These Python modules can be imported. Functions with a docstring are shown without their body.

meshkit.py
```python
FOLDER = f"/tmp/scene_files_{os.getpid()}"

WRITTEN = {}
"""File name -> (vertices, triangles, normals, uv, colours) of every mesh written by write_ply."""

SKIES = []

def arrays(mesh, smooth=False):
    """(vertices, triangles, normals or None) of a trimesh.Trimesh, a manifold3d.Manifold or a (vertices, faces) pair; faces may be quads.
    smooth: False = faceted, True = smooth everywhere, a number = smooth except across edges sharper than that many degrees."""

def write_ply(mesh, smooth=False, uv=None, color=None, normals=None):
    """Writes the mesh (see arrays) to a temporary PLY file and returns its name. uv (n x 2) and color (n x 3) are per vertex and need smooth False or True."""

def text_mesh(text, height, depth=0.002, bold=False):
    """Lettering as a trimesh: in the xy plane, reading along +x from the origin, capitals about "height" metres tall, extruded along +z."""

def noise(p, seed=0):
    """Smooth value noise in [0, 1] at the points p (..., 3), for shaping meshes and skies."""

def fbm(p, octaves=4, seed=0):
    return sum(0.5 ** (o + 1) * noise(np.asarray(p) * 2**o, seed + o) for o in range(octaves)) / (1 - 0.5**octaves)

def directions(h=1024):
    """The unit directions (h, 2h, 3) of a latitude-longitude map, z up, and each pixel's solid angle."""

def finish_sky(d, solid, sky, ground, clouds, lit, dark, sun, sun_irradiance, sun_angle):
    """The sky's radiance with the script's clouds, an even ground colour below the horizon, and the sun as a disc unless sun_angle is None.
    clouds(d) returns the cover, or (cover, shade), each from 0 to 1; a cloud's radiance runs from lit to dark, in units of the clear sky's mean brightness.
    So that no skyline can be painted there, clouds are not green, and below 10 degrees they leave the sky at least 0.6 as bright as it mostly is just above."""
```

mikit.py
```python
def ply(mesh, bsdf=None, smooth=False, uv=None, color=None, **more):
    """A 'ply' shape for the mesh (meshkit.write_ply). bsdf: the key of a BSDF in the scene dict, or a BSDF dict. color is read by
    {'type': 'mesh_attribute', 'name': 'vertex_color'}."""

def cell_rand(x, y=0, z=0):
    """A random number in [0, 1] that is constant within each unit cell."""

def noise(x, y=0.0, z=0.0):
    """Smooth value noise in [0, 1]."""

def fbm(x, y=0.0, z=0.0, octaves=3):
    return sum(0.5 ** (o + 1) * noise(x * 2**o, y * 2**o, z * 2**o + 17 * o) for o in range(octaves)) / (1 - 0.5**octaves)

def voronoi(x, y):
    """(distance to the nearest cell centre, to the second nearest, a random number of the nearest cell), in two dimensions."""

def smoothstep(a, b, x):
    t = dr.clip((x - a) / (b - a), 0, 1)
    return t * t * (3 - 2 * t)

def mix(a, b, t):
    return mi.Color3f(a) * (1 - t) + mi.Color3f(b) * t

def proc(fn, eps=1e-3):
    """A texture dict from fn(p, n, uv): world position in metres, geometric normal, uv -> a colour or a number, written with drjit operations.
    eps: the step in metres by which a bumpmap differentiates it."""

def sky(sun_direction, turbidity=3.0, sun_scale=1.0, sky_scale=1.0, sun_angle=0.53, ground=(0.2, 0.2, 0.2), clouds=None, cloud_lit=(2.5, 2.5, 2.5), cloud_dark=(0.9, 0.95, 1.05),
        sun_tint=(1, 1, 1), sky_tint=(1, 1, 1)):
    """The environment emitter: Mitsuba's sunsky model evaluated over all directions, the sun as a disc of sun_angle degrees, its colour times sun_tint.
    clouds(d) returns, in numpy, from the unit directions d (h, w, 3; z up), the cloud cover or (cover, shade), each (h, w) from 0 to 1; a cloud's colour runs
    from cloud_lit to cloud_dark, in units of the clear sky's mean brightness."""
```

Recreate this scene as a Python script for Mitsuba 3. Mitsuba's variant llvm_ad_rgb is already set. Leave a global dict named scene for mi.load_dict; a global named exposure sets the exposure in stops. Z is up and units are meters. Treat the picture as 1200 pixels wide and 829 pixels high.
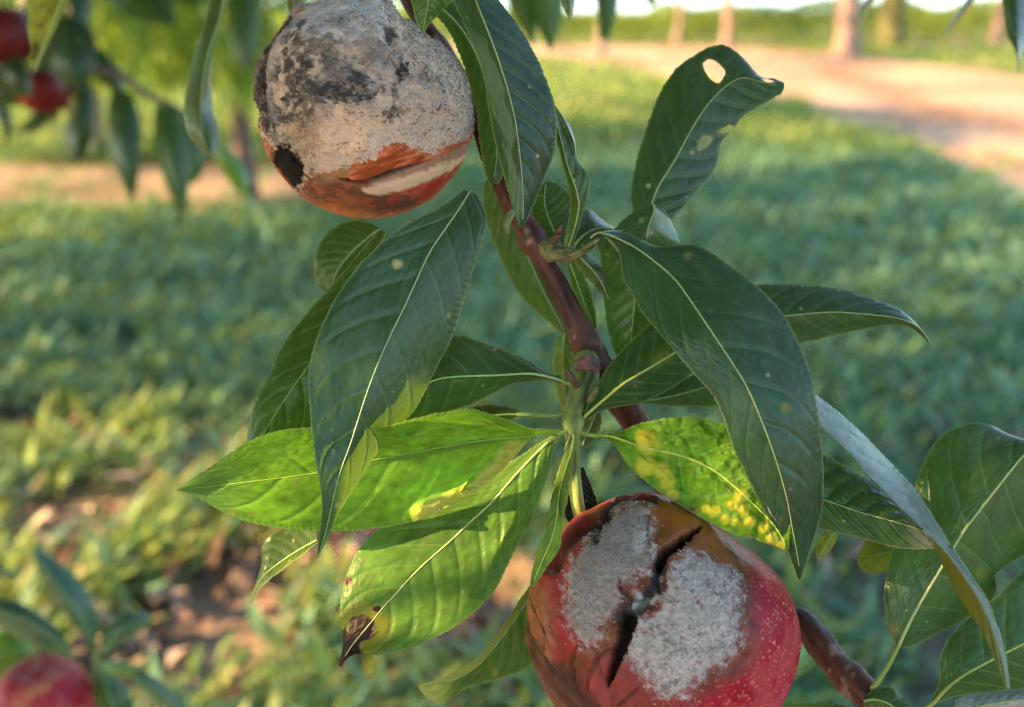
import math
import numpy as np, trimesh, drjit as dr, mitsuba as mi, mikit, meshkit
from scipy.interpolate import Akima1DInterpolator, PchipInterpolator
from scipy.spatial import cKDTree

T = mi.ScalarTransform4f
scene, labels = {}, {}
# ------------------------------------------------------------------ camera, sky, exposure
CAM = np.array([0.0, 0.0, 1.0]); PITCH = math.radians(19.15); FPX = 1152.0
FWD = np.array([0, math.cos(PITCH), -math.sin(PITCH)]); UP = np.array([0, math.sin(PITCH), math.cos(PITCH)]); RIGHT = np.array([1.0, 0, 0])
scene['camera'] = {'type': 'thinlens', 'fov': 2 * math.degrees(math.atan(600 / FPX)), 'fov_axis': 'x', 'aperture_radius': 0.0022, 'focus_distance': 0.272,
                   'near_clip': 0.02, 'far_clip': 6000.0, 'to_world': T().look_at(origin=CAM.tolist(), target=(CAM + FWD).tolist(), up=[0, 0, 1])}
SUN = np.array([-0.86, -0.26, 0.42]); SUN /= np.linalg.norm(SUN)
scene['sky_light'] = mikit.sky(SUN.tolist(), turbidity=3, sun_scale=0.75, sun_tint=(1.0, 0.86, 0.66))
exposure = 4.42


def at(px, py, d):
    """a point of the branch: where it stands in metres, from its place in the photograph (1200 x 829) and its distance"""
    px, py, d = np.broadcast_arrays(np.asarray(px, float), np.asarray(py, float), np.asarray(d, float))
    return CAM + d[..., None] * (FWD + ((px - 600) / FPX)[..., None] * RIGHT + ((414.5 - py) / FPX)[..., None] * UP)


# ------------------------------------------------------------------ materials
VC = {'type': 'mesh_attribute', 'name': 'vertex_color'}


def rgb(*c):
    return {'type': 'rgb', 'value': list(c)}


def leaf_bsdf(rough, w, trans, spec=0.5):
    return {'type': 'blendbsdf', 'weight': w,
            'bsdf_0': {'type': 'twosided', 'nested': {'type': 'principled', 'base_color': VC, 'roughness': rough, 'specular': spec}},
            'bsdf_1': {'type': 'principledthin', 'base_color': trans, 'roughness': 0.6, 'diff_trans': 2.0}}


def vein_trans(col, pale):
    def fn(p, n, uv):
        s = dr.abs(uv.y)
        q = (uv.x - 0.11 * s - 0.05 * s * s * s) * 10.0
        f = dr.abs(q - dr.floor(q) - 0.5)
        line = dr.exp(-dr.square(f / 0.05)) * 0.35
        blot = 0.72 + 0.56 * mikit.fbm(uv.x * 14, uv.y * 4, 3.3)
        return mikit.mix(mi.Color3f(col), mi.Color3f(pale), line) * blot
    return mikit.proc(fn)


scene['leaf_dark'] = leaf_bsdf(0.29, 0.28, vein_trans((0.16, 0.30, 0.02), (0.3, 0.42, 0.06)), 0.34)
scene['leaf_bright'] = leaf_bsdf(0.40, 0.52, VC, 0.3)
scene['leaf_far'] = leaf_bsdf(0.45, 0.45, rgb(0.38, 0.50, 0.03))
scene['weed'] = leaf_bsdf(0.55, 0.35, rgb(0.30, 0.38, 0.06), 0.35)
scene['matte_vc'] = {'type': 'twosided', 'nested': {'type': 'principled', 'base_color': VC, 'roughness': 0.9, 'specular': 0.2}}
scene['rib'] = {'type': 'twosided', 'nested': {'type': 'principled', 'base_color': VC, 'roughness': 0.45, 'specular': 0.4}}
scene['bark'] = {'type': 'twosided', 'nested': {'type': 'principled', 'base_color': VC, 'roughness': 0.55, 'specular': 0.3}}
scene['fruit_skin'] = {'type': 'twosided', 'nested': {'type': 'principled', 'base_color': VC, 'roughness': 0.36, 'specular': 0.15}}
scene['mold'] = {'type': 'twosided', 'nested': {'type': 'principled', 'base_color': VC, 'roughness': 0.95, 'specular': 0.1, 'sheen': 0.3}}




def ground_col(p, n, uv):
    a = mikit.fbm(p.x * 2.2, p.y * 2.2, 1.0, octaves=5)
    b = mikit.fbm(p.x * 14, p.y * 14, 5.0, octaves=4)
    soil = mikit.mix((0.15, 0.10, 0.075), (0.37, 0.27, 0.195), mikit.smoothstep(0.3, 0.7, a * 0.6 + b * 0.4))
    green = mikit.mix((0.09, 0.12, 0.035), (0.19, 0.21, 0.06), mikit.smoothstep(0.3, 0.7, b))
    gm = mikit.smoothstep(0.38, 0.55, mikit.fbm(p.x * 0.7 + 3, p.y * 0.7, 9.0, octaves=4) + 0.10 * mikit.smoothstep(6.5, 8.0, p.y))
    band = mikit.smoothstep(5.0, 5.3, p.y) * (1 - mikit.smoothstep(6.6, 7.4, p.y)) * (1 - mikit.smoothstep(-1.0, 0.2, p.x))
    return mikit.mix(soil, green, gm * (1 - band) * mikit.smoothstep(2.0, 2.6, p.y))


def road_col(p, n, uv):
    a = mikit.fbm(p.x * 1.3, p.y * 0.5, 2.0, octaves=5)
    b = mikit.fbm(p.x * 17, p.y * 17, 7.0, octaves=3)
    return mikit.mix((0.24, 0.145, 0.09), (0.47, 0.31, 0.195), mikit.smoothstep(0.30, 0.62, a * 0.7 + b * 0.3))


scene['ground_mat'] = {'type': 'twosided', 'nested': {'type': 'diffuse', 'reflectance': mikit.proc(ground_col)}}
scene['road_mat'] = {'type': 'twosided', 'nested': {'type': 'diffuse', 'reflectance': mikit.proc(road_col)}}


# ------------------------------------------------------------------ helpers
def put(key, mesh, bsdf, smooth=True, uv=None, color=None):
    n, k = 0, key
    while k in scene:
        n += 1; k = f'{key}_{n:03d}'
    if color is not None and np.ndim(color) == 1:
        color = np.tile(color, (len(mesh[0] if isinstance(mesh, tuple) else mesh.vertices), 1))
    scene[k] = mikit.ply(mesh, bsdf, smooth=smooth, uv=uv, color=color)
    return k


def tag(key, label, cat=None, group=None, kind=None):
    e = {'label': label}
    if cat: e['category'] = cat
    if group: e['group'] = group
    if kind: e['kind'] = kind
    labels[key] = e


def curve(pts, n):
    """n points of the smooth curve through pts, evenly by chord"""
    p = np.asarray(pts, float)
    u = np.r_[0, np.cumsum(np.linalg.norm(np.diff(p, axis=0), axis=1) ** 0.9)]
    u /= u[-1]
    f = Akima1DInterpolator(u, p) if len(p) > 2 else (lambda x: p[0] + (p[1] - p[0]) * np.asarray(x)[:, None])
    return f(np.linspace(0, 1, n)) if len(p) > 2 else f(np.linspace(0, 1, n))


def ramp(v, t):
    v = np.atleast_1d(np.asarray(v, float))
    return np.full_like(t, v[0]) if len(v) == 1 else PchipInterpolator(np.linspace(0, 1, len(v)), v)(t)


def tube(path, radii, sides=10, cap=True):
    p = np.asarray(path, float); n = len(p)
    r = ramp(radii, np.linspace(0, 1, n)) if np.ndim(radii) == 0 or len(radii) != n else np.asarray(radii, float)
    tg = np.gradient(p, axis=0); tg /= np.linalg.norm(tg, axis=1, keepdims=True) + 1e-12
    a = np.zeros_like(p); v = np.cross(tg[0], [0.31, 0.2, 0.93]); a[0] = v / np.linalg.norm(v)
    for i in range(1, n):
        v = a[i - 1] - tg[i] * (a[i - 1] @ tg[i]); a[i] = v / np.linalg.norm(v)
    b = np.cross(tg, a); ang = np.arange(sides) * 2 * np.pi / sides
    ring = np.cos(ang)[None, :, None] * a[:, None] + np.sin(ang)[None, :, None] * b[:, None]
    v = (p[:, None] + r[:, None, None] * ring).reshape(-1, 3)
    i, j = np.meshgrid(np.arange(n - 1), np.arange(sides), indexing='ij')
    q = np.stack([i * sides + j, i * sides + (j + 1) % sides, (i + 1) * sides + (j + 1) % sides, (i + 1) * sides + j], -1).reshape(-1, 4)
    f = np.vstack([q[:, [0, 1, 2]], q[:, [0, 2, 3]]])
    if cap:
        m = len(v); v = np.vstack([v, p[:1], p[-1:]]); k = np.arange(sides)
        f = np.vstack([f, np.stack([k * 0 + m, (k + 1) % sides, k], 1), np.stack([k * 0 + m + 1, (n - 1) * sides + k, (n - 1) * sides + (k + 1) % sides], 1)])
    return v, f


def join(parts):
    vs, fs, cs, k = [], [], [], 0
    for v, f, c in parts:
        vs.append(v); fs.append(f + k); k += len(v)
        cs.append(np.tile(c, (len(v), 1)) if np.ndim(c) == 1 else c)
    return (np.vstack(vs), np.vstack(fs)), np.vstack(cs)


def cards(P, D, N, length, width, drop=0.2, fold=0.25):
    """small leaves as folded, bent blades of four triangles"""
    n = len(P)
    D = D / np.linalg.norm(D, axis=1, keepdims=True)
    S = np.cross(D, N); S /= np.linalg.norm(S, axis=1, keepdims=True) + 1e-9
    U = np.cross(S, D)
    l, w = (np.broadcast_to(x, n)[:, None] for x in (length, width))
    mid = P + D * l * 0.45
    v = np.stack([P, mid + S * w * 0.5 + U * w * fold, mid - S * w * 0.5 + U * w * fold, mid + U * l * drop * 0.05, P + D * l - U * l * drop], 1).reshape(-1, 3)
    base = np.arange(n)[:, None, None] * 5
    f = (base + np.array([[0, 1, 3], [0, 3, 2], [1, 4, 3], [3, 4, 2]])).reshape(-1, 3)
    return v, f


def inside(poly, pts):
    x, y = pts[:, 0], pts[:, 1]; r = np.zeros(len(pts), bool); p = np.asarray(poly, float); j = len(p) - 1
    for i in range(len(p)):
        c = ((p[i, 1] > y) != (p[j, 1] > y)) & (x < (p[j, 0] - p[i, 0]) * (y - p[i, 1]) / (p[j, 1] - p[i, 1] + 1e-12) + p[i, 0])
        r ^= c; j = i
    return r


def seg_dist(pts, line):
    """distance of 2-D points to a polyline, and how far along (0 to 1) the nearest point lies"""
    line = np.asarray(line, float); best = np.full(len(pts), 1e9); where = np.zeros(len(pts))
    for i in range(len(line) - 1):
        a, d = line[i], line[i + 1] - line[i]
        u = np.clip(((pts - a) @ d) / (d @ d), 0, 1)
        q = np.linalg.norm(pts - a - u[:, None] * d, axis=1)
        m = q < best; best[m] = q[m]; where[m] = (i + u[m]) / (len(line) - 1)
    return best, where


def sm(a, b, x):
    t = np.clip((x - a) / (b - a), 0, 1); return t * t * (3 - 2 * t)


# ------------------------------------------------------------------ leaves
GREEN = np.array([0.024, 0.068, 0.032]); BLUE = np.array([0.022, 0.062, 0.042]); OLIVE = np.array([0.075, 0.12, 0.022])
YOUNG = np.array([0.18, 0.41, 0.022]); UNDER = np.array([0.13, 0.20, 0.085]); PALE = np.array([0.30, 0.36, 0.30])
leaf_no = [0]


def leaf(holder, L, M, R, dM, dL=0.004, dR=0.004, col=GREEN, mat='leaf_dark', step=1.5, petiole=None, holes=(), spots=(), paint=None, veins=10, vein=0.4, quilt=0.0003,
         teeth=1.0, ripple=0.0006, rib=True, rib_col=(0.22, 0.32, 0.10), bump=None, bulge=0.0, label=None, rib_r=1.15, edge=0.5):
    k = leaf_no[0]; leaf_no[0] += 1
    seed = 100 + k
    length = np.linalg.norm(np.diff(curve(M, 60), axis=0), axis=1).sum()
    n = int(max(24, length / step))
    t = np.linspace(0, 1, n)
    l2, m2, r2 = curve(L, n), curve(M, n), curve(R, n)
    half = max(np.linalg.norm(l2 - m2, axis=1).max(), np.linalg.norm(r2 - m2, axis=1).max())
    m = int(max(5, half / step))
    s = np.linspace(-1, 1, 2 * m + 1)
    tt, ss = np.meshgrid(t, s, indexing='ij'); a = np.abs(ss)
    noise = lambda f, g, o=3, sd=0: meshkit.fbm(np.stack([tt * f, ss * g, np.full_like(tt, 7.7 + seed)], -1), o, seed + sd)
    edge2 = np.where((ss < 0)[..., None], l2[:, None], r2[:, None]); width = np.linalg.norm(edge2 - m2[:, None], axis=-1)
    saw = lambda x: (x - np.floor(x))
    ph = tt * length / 7.5 + noise(9, 0.0, 2, 5) * 3
    tooth = (saw(ph) - 0.5) * 1.2 * teeth + (noise(30, 0.2, 2, 6) - 0.5) * 2.2 * teeth
    ae = a + np.where(width > 6, tooth / np.maximum(width, 6), 0) * sm(0.8, 1.0, a) * sm(0.0, 0.06, tt) * sm(1.0, 0.95, tt)
    xy = m2[:, None] + (edge2 - m2[:, None]) * ae[..., None]
    d = ramp(dM, t)[:, None] + np.where(ss < 0, ramp(dL, t)[:, None], ramp(dR, t)[:, None]) * a ** 1.25 * np.sin(np.pi * np.clip(tt * 0.96 + 0.02, 0, 1)) ** 0.5
    d = d - bulge * np.sin(np.pi * a) * np.sin(np.pi * tt)
    d = d + (noise(5, 1.2, 2, 1) - 0.5) * 2 * ripple * (a ** 1.5 * 2 + 0.3)
    jit = (noise(3, 0.6, 2, 3) - 0.5) * 0.05
    q = (tt - 0.13 * a - 0.06 * a ** 3 + jit + np.where(ss < 0, 0.0, 0.4 / veins)) * veins
    f = np.abs(q - np.floor(q) - 0.5)
    px_dist = f / veins * length
    strength = (0.65 + 0.7 * meshkit.noise(np.stack([np.floor(q), np.sign(ss), np.full_like(q, seed)], -1)))
    line = np.exp(-(px_dist / 1.05) ** 2) * sm(1.0, 0.75, a) * sm(0.02, 0.08, tt) * strength
    d = d - quilt * (1 - np.exp(-(px_dist / 5.0) ** 2)) * sm(1.0, 0.8, a) + quilt * 0.3
    net = noise(length / 7, half / 5, 2, 9)
    d = d - (net - 0.5) * quilt * 0.9
    b2 = 0
    if bump is not None:
        b2 = bump(xy[..., 0], xy[..., 1], tt, ss)
        d = d - b2
    col = np.asarray(col) * (np.array([.50, .64, .72]) if mat == 'leaf_dark' and np.max(col) < .16 else 1.0)
    c = np.asarray(col)[None, None] * np.clip(1 + 1.1 * (noise(6, 1.6, 4, 2) - .5) + .9 * (noise(22, 7, 3, 14) - .5), .4, 1.7)[..., None] * (0.70 + 0.60 * net)[..., None]
    pale = np.asarray(col) * 1.6 + np.array([0.10, 0.13, 0.05])
    c = c + (pale - c) * (line * vein)[..., None]
    dust = sm(0.52, 0.66, noise(11, 3.5, 4, 12)) * 0.05 + sm(.60, .72, noise(60, 18, 2, 13)) * .07
    c = c + (np.array([0.22, 0.22, 0.12]) - c) * dust[..., None]
    dist_edge = (1 - a) * width
    if edge:
        c = c + (np.array([0.30, 0.36, 0.14]) - c) * (edge * np.exp(-(dist_edge / 1.5) ** 2) * (0.5 + noise(25, .3, 2, 8)))[..., None]
    rr = np.random.default_rng(seed)
    speck = [(*(m2[int(u * n)] + (edge2[int(u * n), 0 if w < 0 else -1] - m2[int(u * n)]) * abs(w)), rr.uniform(0.5, 2.3), [(0.30, 0.28, 0.10), (0.16, 0.12, 0.05), (0.2, 0.24, 0.1)][rr.integers(3)]) for u, w in zip(rr.uniform(.1, .9, 4), rr.uniform(-.9, .9, 4))]
    for (x, y, r, sc) in list(spots) + speck:
        dd = np.hypot(xy[..., 0] - x, xy[..., 1] - y) / r + (noise(40, 12, 2, 20) - 0.5) * 0.5
        c = c + (np.array(sc) - c) * (sm(1.15, 0.8, dd) if r < 2.6 else .8 * sm(1.5, 0.2, dd + (noise(26, 9, 3, 21) - .5) * 1.2))[..., None]
    if paint is not None:
        c = paint(c, xy[..., 0], xy[..., 1], tt, ss, noise)
    P = at(xy[..., 0], xy[..., 1], d)
    w = 2 * m + 1
    i, j = np.meshgrid(np.arange(n - 1), np.arange(2 * m), indexing='ij')
    quad = np.stack([i * w + j, i * w + j + 1, (i + 1) * w + j + 1, (i + 1) * w + j], -1).reshape(-1, 4)
    F = np.vstack([quad[:, [0, 1, 2]], quad[:, [0, 2, 3]]])
    V, uv, C = P.reshape(-1, 3), np.stack([tt, ss], -1).reshape(-1, 2), np.clip(c, 0.004, 0.9).reshape(-1, 3)
    flat = xy.reshape(-1, 2)
    for h in holes:
        h = np.asarray(h, float); h = curve(np.vstack([h, h[:1]]), 40)[:-1]
        h = h + (meshkit.noise(np.c_[h * .6, np.full(len(h), seed)], 4)[:, None] - .5) * np.array([2.6, 2.2]) * (1 if len(h) and np.ptp(h[:, 0]) > 9 else .4)
        ins = inside(h, flat)
        F = F[~ins[F].all(1)]
        e = ins & np.isin(np.arange(len(V)), F)
        near = cKDTree(np.vstack([h[:-1] + (h[1:] - h[:-1]) * x for x in np.linspace(0, 0.9, 8)]))
        pts = near.data[near.query(flat[e])[1]]
        V[e] = at(pts[:, 0], pts[:, 1], d.reshape(-1)[e])
        rim = near.query(flat)[0]
        C = C + (np.array([0.20, 0.17, 0.06]) - C) * (0.6 * np.exp(-(rim / 2.0) ** 2))[:, None]
    if holes:
        used = np.unique(F); rem = np.full(len(V), -1); rem[used] = np.arange(len(used)); V, uv, C, F = V[used], uv[used], C[used], rem[F]
    key = put(f'{holder}__leaf', (V, F), mat, True, uv, C)
    if label:
        tag(key, label)
    if rib:
        idx = np.arange(0, int(n * 0.97), max(1, int(3 / step)))
        mid = P[idx, m] - FWD * 0.00012
        r = (rib_r * (1 - 0.75 * t[idx]) + 0.25) * np.mean(np.atleast_1d(dM)) / FPX
        put(f'{key}__midrib', tube(mid, r, 7), 'rib', True, color=np.array(rib_col))
    if petiole is not None:
        pts = np.vstack([[*pp] for pp in petiole] + [[m2[0, 0], m2[0, 1], d[0, m]], [m2[3, 0], m2[3, 1], d[3, m]]])
        cv = curve(pts, 18)
        put(f'{key}__petiole', tube(at(cv[:, 0], cv[:, 1], cv[:, 2]), np.array([3.6, 2.9, 2.6, 2.2]) * np.mean(np.atleast_1d(dM)) / FPX, 9), 'rib', True,
            color=np.array([0.22, 0.33, 0.07]))
    return key


# ------------------------------------------------------------------ the setting: ground, road, verge
def sheet(key, poly, z, mat, cell=None, label=None):
    import shapely
    from shapely.geometry import Polygon
    v, f = trimesh.creation.triangulate_polygon(Polygon(poly), engine='earcut')
    v = np.c_[v, np.full(len(v), z)]
    put(key, (v, f), mat, False); labels[key] = {'kind': 'structure', 'label': label}


sheet('ground', [(-2500, -2500), (2500, -2500), (2500, 2500), (-2500, 2500)], 0.0, 'ground_mat', label='brown orchard soil with green weeds growing on it')
ROAD = [(2.7, -30), (2.7, 2), (2.75, 5.3), (2.9, 6.5), (3.1, 10), (2.7, 14), (1.9, 18), (0.6, 22.5), (-2, 26.5), (-8, 30), (-30, 33), (-30, 38), (-8, 35.5), (0, 33.2), (5, 31.8), (7.6, 28), (8.4, 22), (8.3, 15.7), (8.1, 2), (8.1, -30)]
road = curve(ROAD, 160)
sheet('dirt_road', road, 0.004, 'road_mat', label='sunlit tan dirt road curving past the orchard')
sheet('dirt_track', [(11.5, 29.5), (40, 27), (40, 32), (12, 33.6)], 0.004, 'road_mat', label='narrow pale dirt track beyond the grass verge')

rng = np.random.default_rng(7)


def clumps(n, box, keep, size, count, leng, wid, colors, zlift=0.0, flat=0.5, seed=1):
    """tufts of weed leaves over a rectangle of ground; keep(xy) gives each tuft's chance"""
    r = np.random.default_rng(seed)
    xy = np.c_[r.uniform(box[0], box[1], n), r.uniform(box[2], box[3], n)]
    xy = xy[r.random(n) < keep(xy)]
    c = r.integers(count[0], count[1], len(xy))
    who = np.repeat(np.arange(len(xy)), c); m = len(who)
    ang = r.uniform(0, 2 * np.pi, m); lean = r.uniform(0.25, 1.0, m)
    sz = (0.6 + 0.8 * r.random(len(xy)))[who]
    P = np.c_[xy[who] + r.normal(0, size, (m, 2)) * sz[:, None], zlift + r.uniform(0, 0.05, m) * sz]
    D = np.c_[np.cos(ang) * lean, np.sin(ang) * lean, np.ones(m) * (1 - flat * lean)]
    N = np.c_[-np.cos(ang) * 0.5, -np.sin(ang) * 0.5, np.ones(m)] + r.normal(0, 0.25, (m, 3))
    v, f = cards(P, D, N, r.uniform(*leng, m) * sz, r.uniform(*wid, m) * sz, 0.25, 0.25)
    base = np.array(colors)[r.integers(0, len(colors), len(xy))][who] * r.uniform(0.6, 1.35, (m, 1))
    return v, f, np.repeat(base, 5, 0)


def fb(xy, f, seed):
    return meshkit.fbm(np.c_[xy * f, np.zeros(len(xy))], 3, seed)


def off_road(xy):
    from shapely.geometry import Polygon
    import shapely
    return ~shapely.contains_xy(Polygon(road), xy[:, 0], xy[:, 1])


WEEDS = [(0.09, 0.20, 0.125), (0.12, 0.245, 0.14), (0.07, 0.165, 0.105), (0.16, 0.27, 0.13)]  # the bluish cast of the shade is put into these weed colours
YELLOW = [(0.26, 0.31, 0.07), (0.21, 0.29, 0.06), (0.15, 0.24, 0.06), (0.34, 0.34, 0.11)]  # sunlit look of the weeds put into the colour


def BARE(xy):
    return sm(.16, .30, np.hypot(xy[:, 0] + .10, (xy[:, 1] - 1.47) * .9) + .12 * (fb(xy, 6, 41) - .5))


def near_keep(xy):
    bare = fb(xy, 2.6, 3) * 0.6 + fb(xy, 7, 5) * 0.4
    p = sm(0.40, 0.60, bare + 0.20 * sm(1.7, 2.6, xy[:, 1]) + 0.06 * sm(0.6, 1.4, xy[:, 0]))
    left = (xy[:, 0] < -0.4) & (xy[:, 1] > 5.05) & (xy[:, 1] < 6.9)
    return np.where(left, 0.03, p) * off_road(xy) * BARE(xy)


grass = [clumps(2600, (-0.1, 2.6, 1.1, 3.2), near_keep, 0.035, (9, 20), (0.035, 0.085), (0.008, 0.018), WEEDS + WEEDS[:2] + YELLOW[2:3], seed=11),
         clumps(1500, (-2.2, 0.0, 2.3, 3.2), near_keep, 0.035, (9, 20), (0.035, 0.085), (0.008, 0.018), WEEDS + WEEDS[:2] + YELLOW[2:3], seed=18),
         clumps(1650, (-1.8, 0.5, 1.05, 2.35), lambda q: sm(.43, .54, fb(q, 3.4, 33) * .7 + fb(q, 9, 34) * .3) * BARE(q), 0.028, (14, 30), (0.04, 0.10), (0.008, 0.017), YELLOW + WEEDS[:2], seed=19),
         clumps(6500, (-3.6, 4.4, 3.2, 7.2), near_keep, 0.05, (8, 16), (0.05, 0.11), (0.012, 0.026), WEEDS, seed=12),
         clumps(5200, (-8, 4.5, 7.0, 15), lambda q: off_road(q) * sm(0.38, 0.6, fb(q, 0.8, 8) + 0.1), 0.10, (7, 12), (0.07, 0.16), (0.02, 0.045), YELLOW, seed=13),
         clumps(4200, (-16, 3.0, 15, 34), lambda q: off_road(q) * 0.8, 0.2, (6, 10), (0.10, 0.22), (0.04, 0.09), YELLOW, seed=14),
         clumps(3000, (8.2, 24, 10, 29), lambda q: off_road(q) * 0.9, 0.2, (6, 10), (0.08, 0.18), (0.04, 0.09), YELLOW, seed=15),
         clumps(1500, (2.6, 4.2, 5, 14), lambda q: (1 - off_road(q)) * sm(0.62, 0.7, fb(q, 1.7, 4)) * (q[:, 0] < 3.4), 0.08, (5, 9), (0.05, 0.10), (0.015, 0.03), YELLOW, seed=16)]
m, c = join(grass)
put('grass', m, 'weed', True, color=c); tag('grass', 'low green and yellowish weeds covering the orchard floor', kind='stuff')
lit = clumps(4200, (-2.4, 2.4, 1.05, 3.6), lambda q: sm(0.45, 0.6, fb(q, 3.0, 21)) * sm(2.6, 1.7, q[:, 1]), 0.05, (2, 5), (0.03, 0.07), (0.012, 0.03), [(0.30, 0.20, 0.145), (0.38, 0.27, 0.20), (0.20, 0.12, 0.085), (0.10, 0.055, 0.04)], flat=0.95, seed=17)
put('leaf_litter', lit[:2], 'matte_vc', True, color=lit[2]); tag('leaf_litter', 'dry brown and tan fallen leaves between the weeds', kind='stuff')


# hedge far behind the road
def hedge():
    r = np.random.default_rng(31); n = 26000
    x = r.uniform(-6, 34, n); y0 = 36 - 0.02 * x
    top = 0.55 + 1.05 * meshkit.fbm(np.c_[x * 0.55, x * 0, x * 0], 3, 5)
    u = r.random(n) ** 0.6
    dep = r.uniform(-1, 1, n) * 0.9 * np.sqrt(np.clip(1.05 - u ** 3, 0, 1)) * (0.75 + 0.5 * meshkit.noise(np.c_[x * 1.2, u * 2, x * 0], 2))
    P = np.c_[x, y0 + dep, 0.02 + u * top]
    D = r.normal(0, 1, (n, 3)); D[:, 2] = np.abs(D[:, 2]) * 0.5
    N = r.normal(0, 1, (n, 3)) + [0, -0.8, 0.6]
    v, f = cards(P, D, N, r.uniform(.10, .22, n), r.uniform(.06, .12, n))
    c = np.array([(0.22, 0.27, 0.035), (0.28, 0.31, 0.045), (0.15, 0.20, 0.03)])[r.integers(0, 3, n)] * r.uniform(.7, 1.3, (n, 1))
    k = put('hedge', (v, f), 'leaf_far', True, color=np.repeat(c, 5, 0)); tag(k, 'long clipped yellow green hedge beyond the dirt road', 'hedge')


hedge()


# ------------------------------------------------------------------ trees
def crown_mesh(P, D, N, length, width, colors, r):
    v, f = cards(P, D, N, length, width, 0.18, 0.22)
    c = np.array(colors)[r.integers(0, len(colors), len(P))] * r.uniform(0.65, 1.35, (len(P), 1))
    return (v, f), np.repeat(c, 5, 0)


def bark_col(v, base, seed, amt=0.6):
    k = meshkit.fbm(np.c_[v[:, 0] * 25, v[:, 1] * 25, v[:, 2] * 7], 3, seed)
    return np.asarray(base) * (1 - amt / 2 + amt * k)[:, None]


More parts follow.
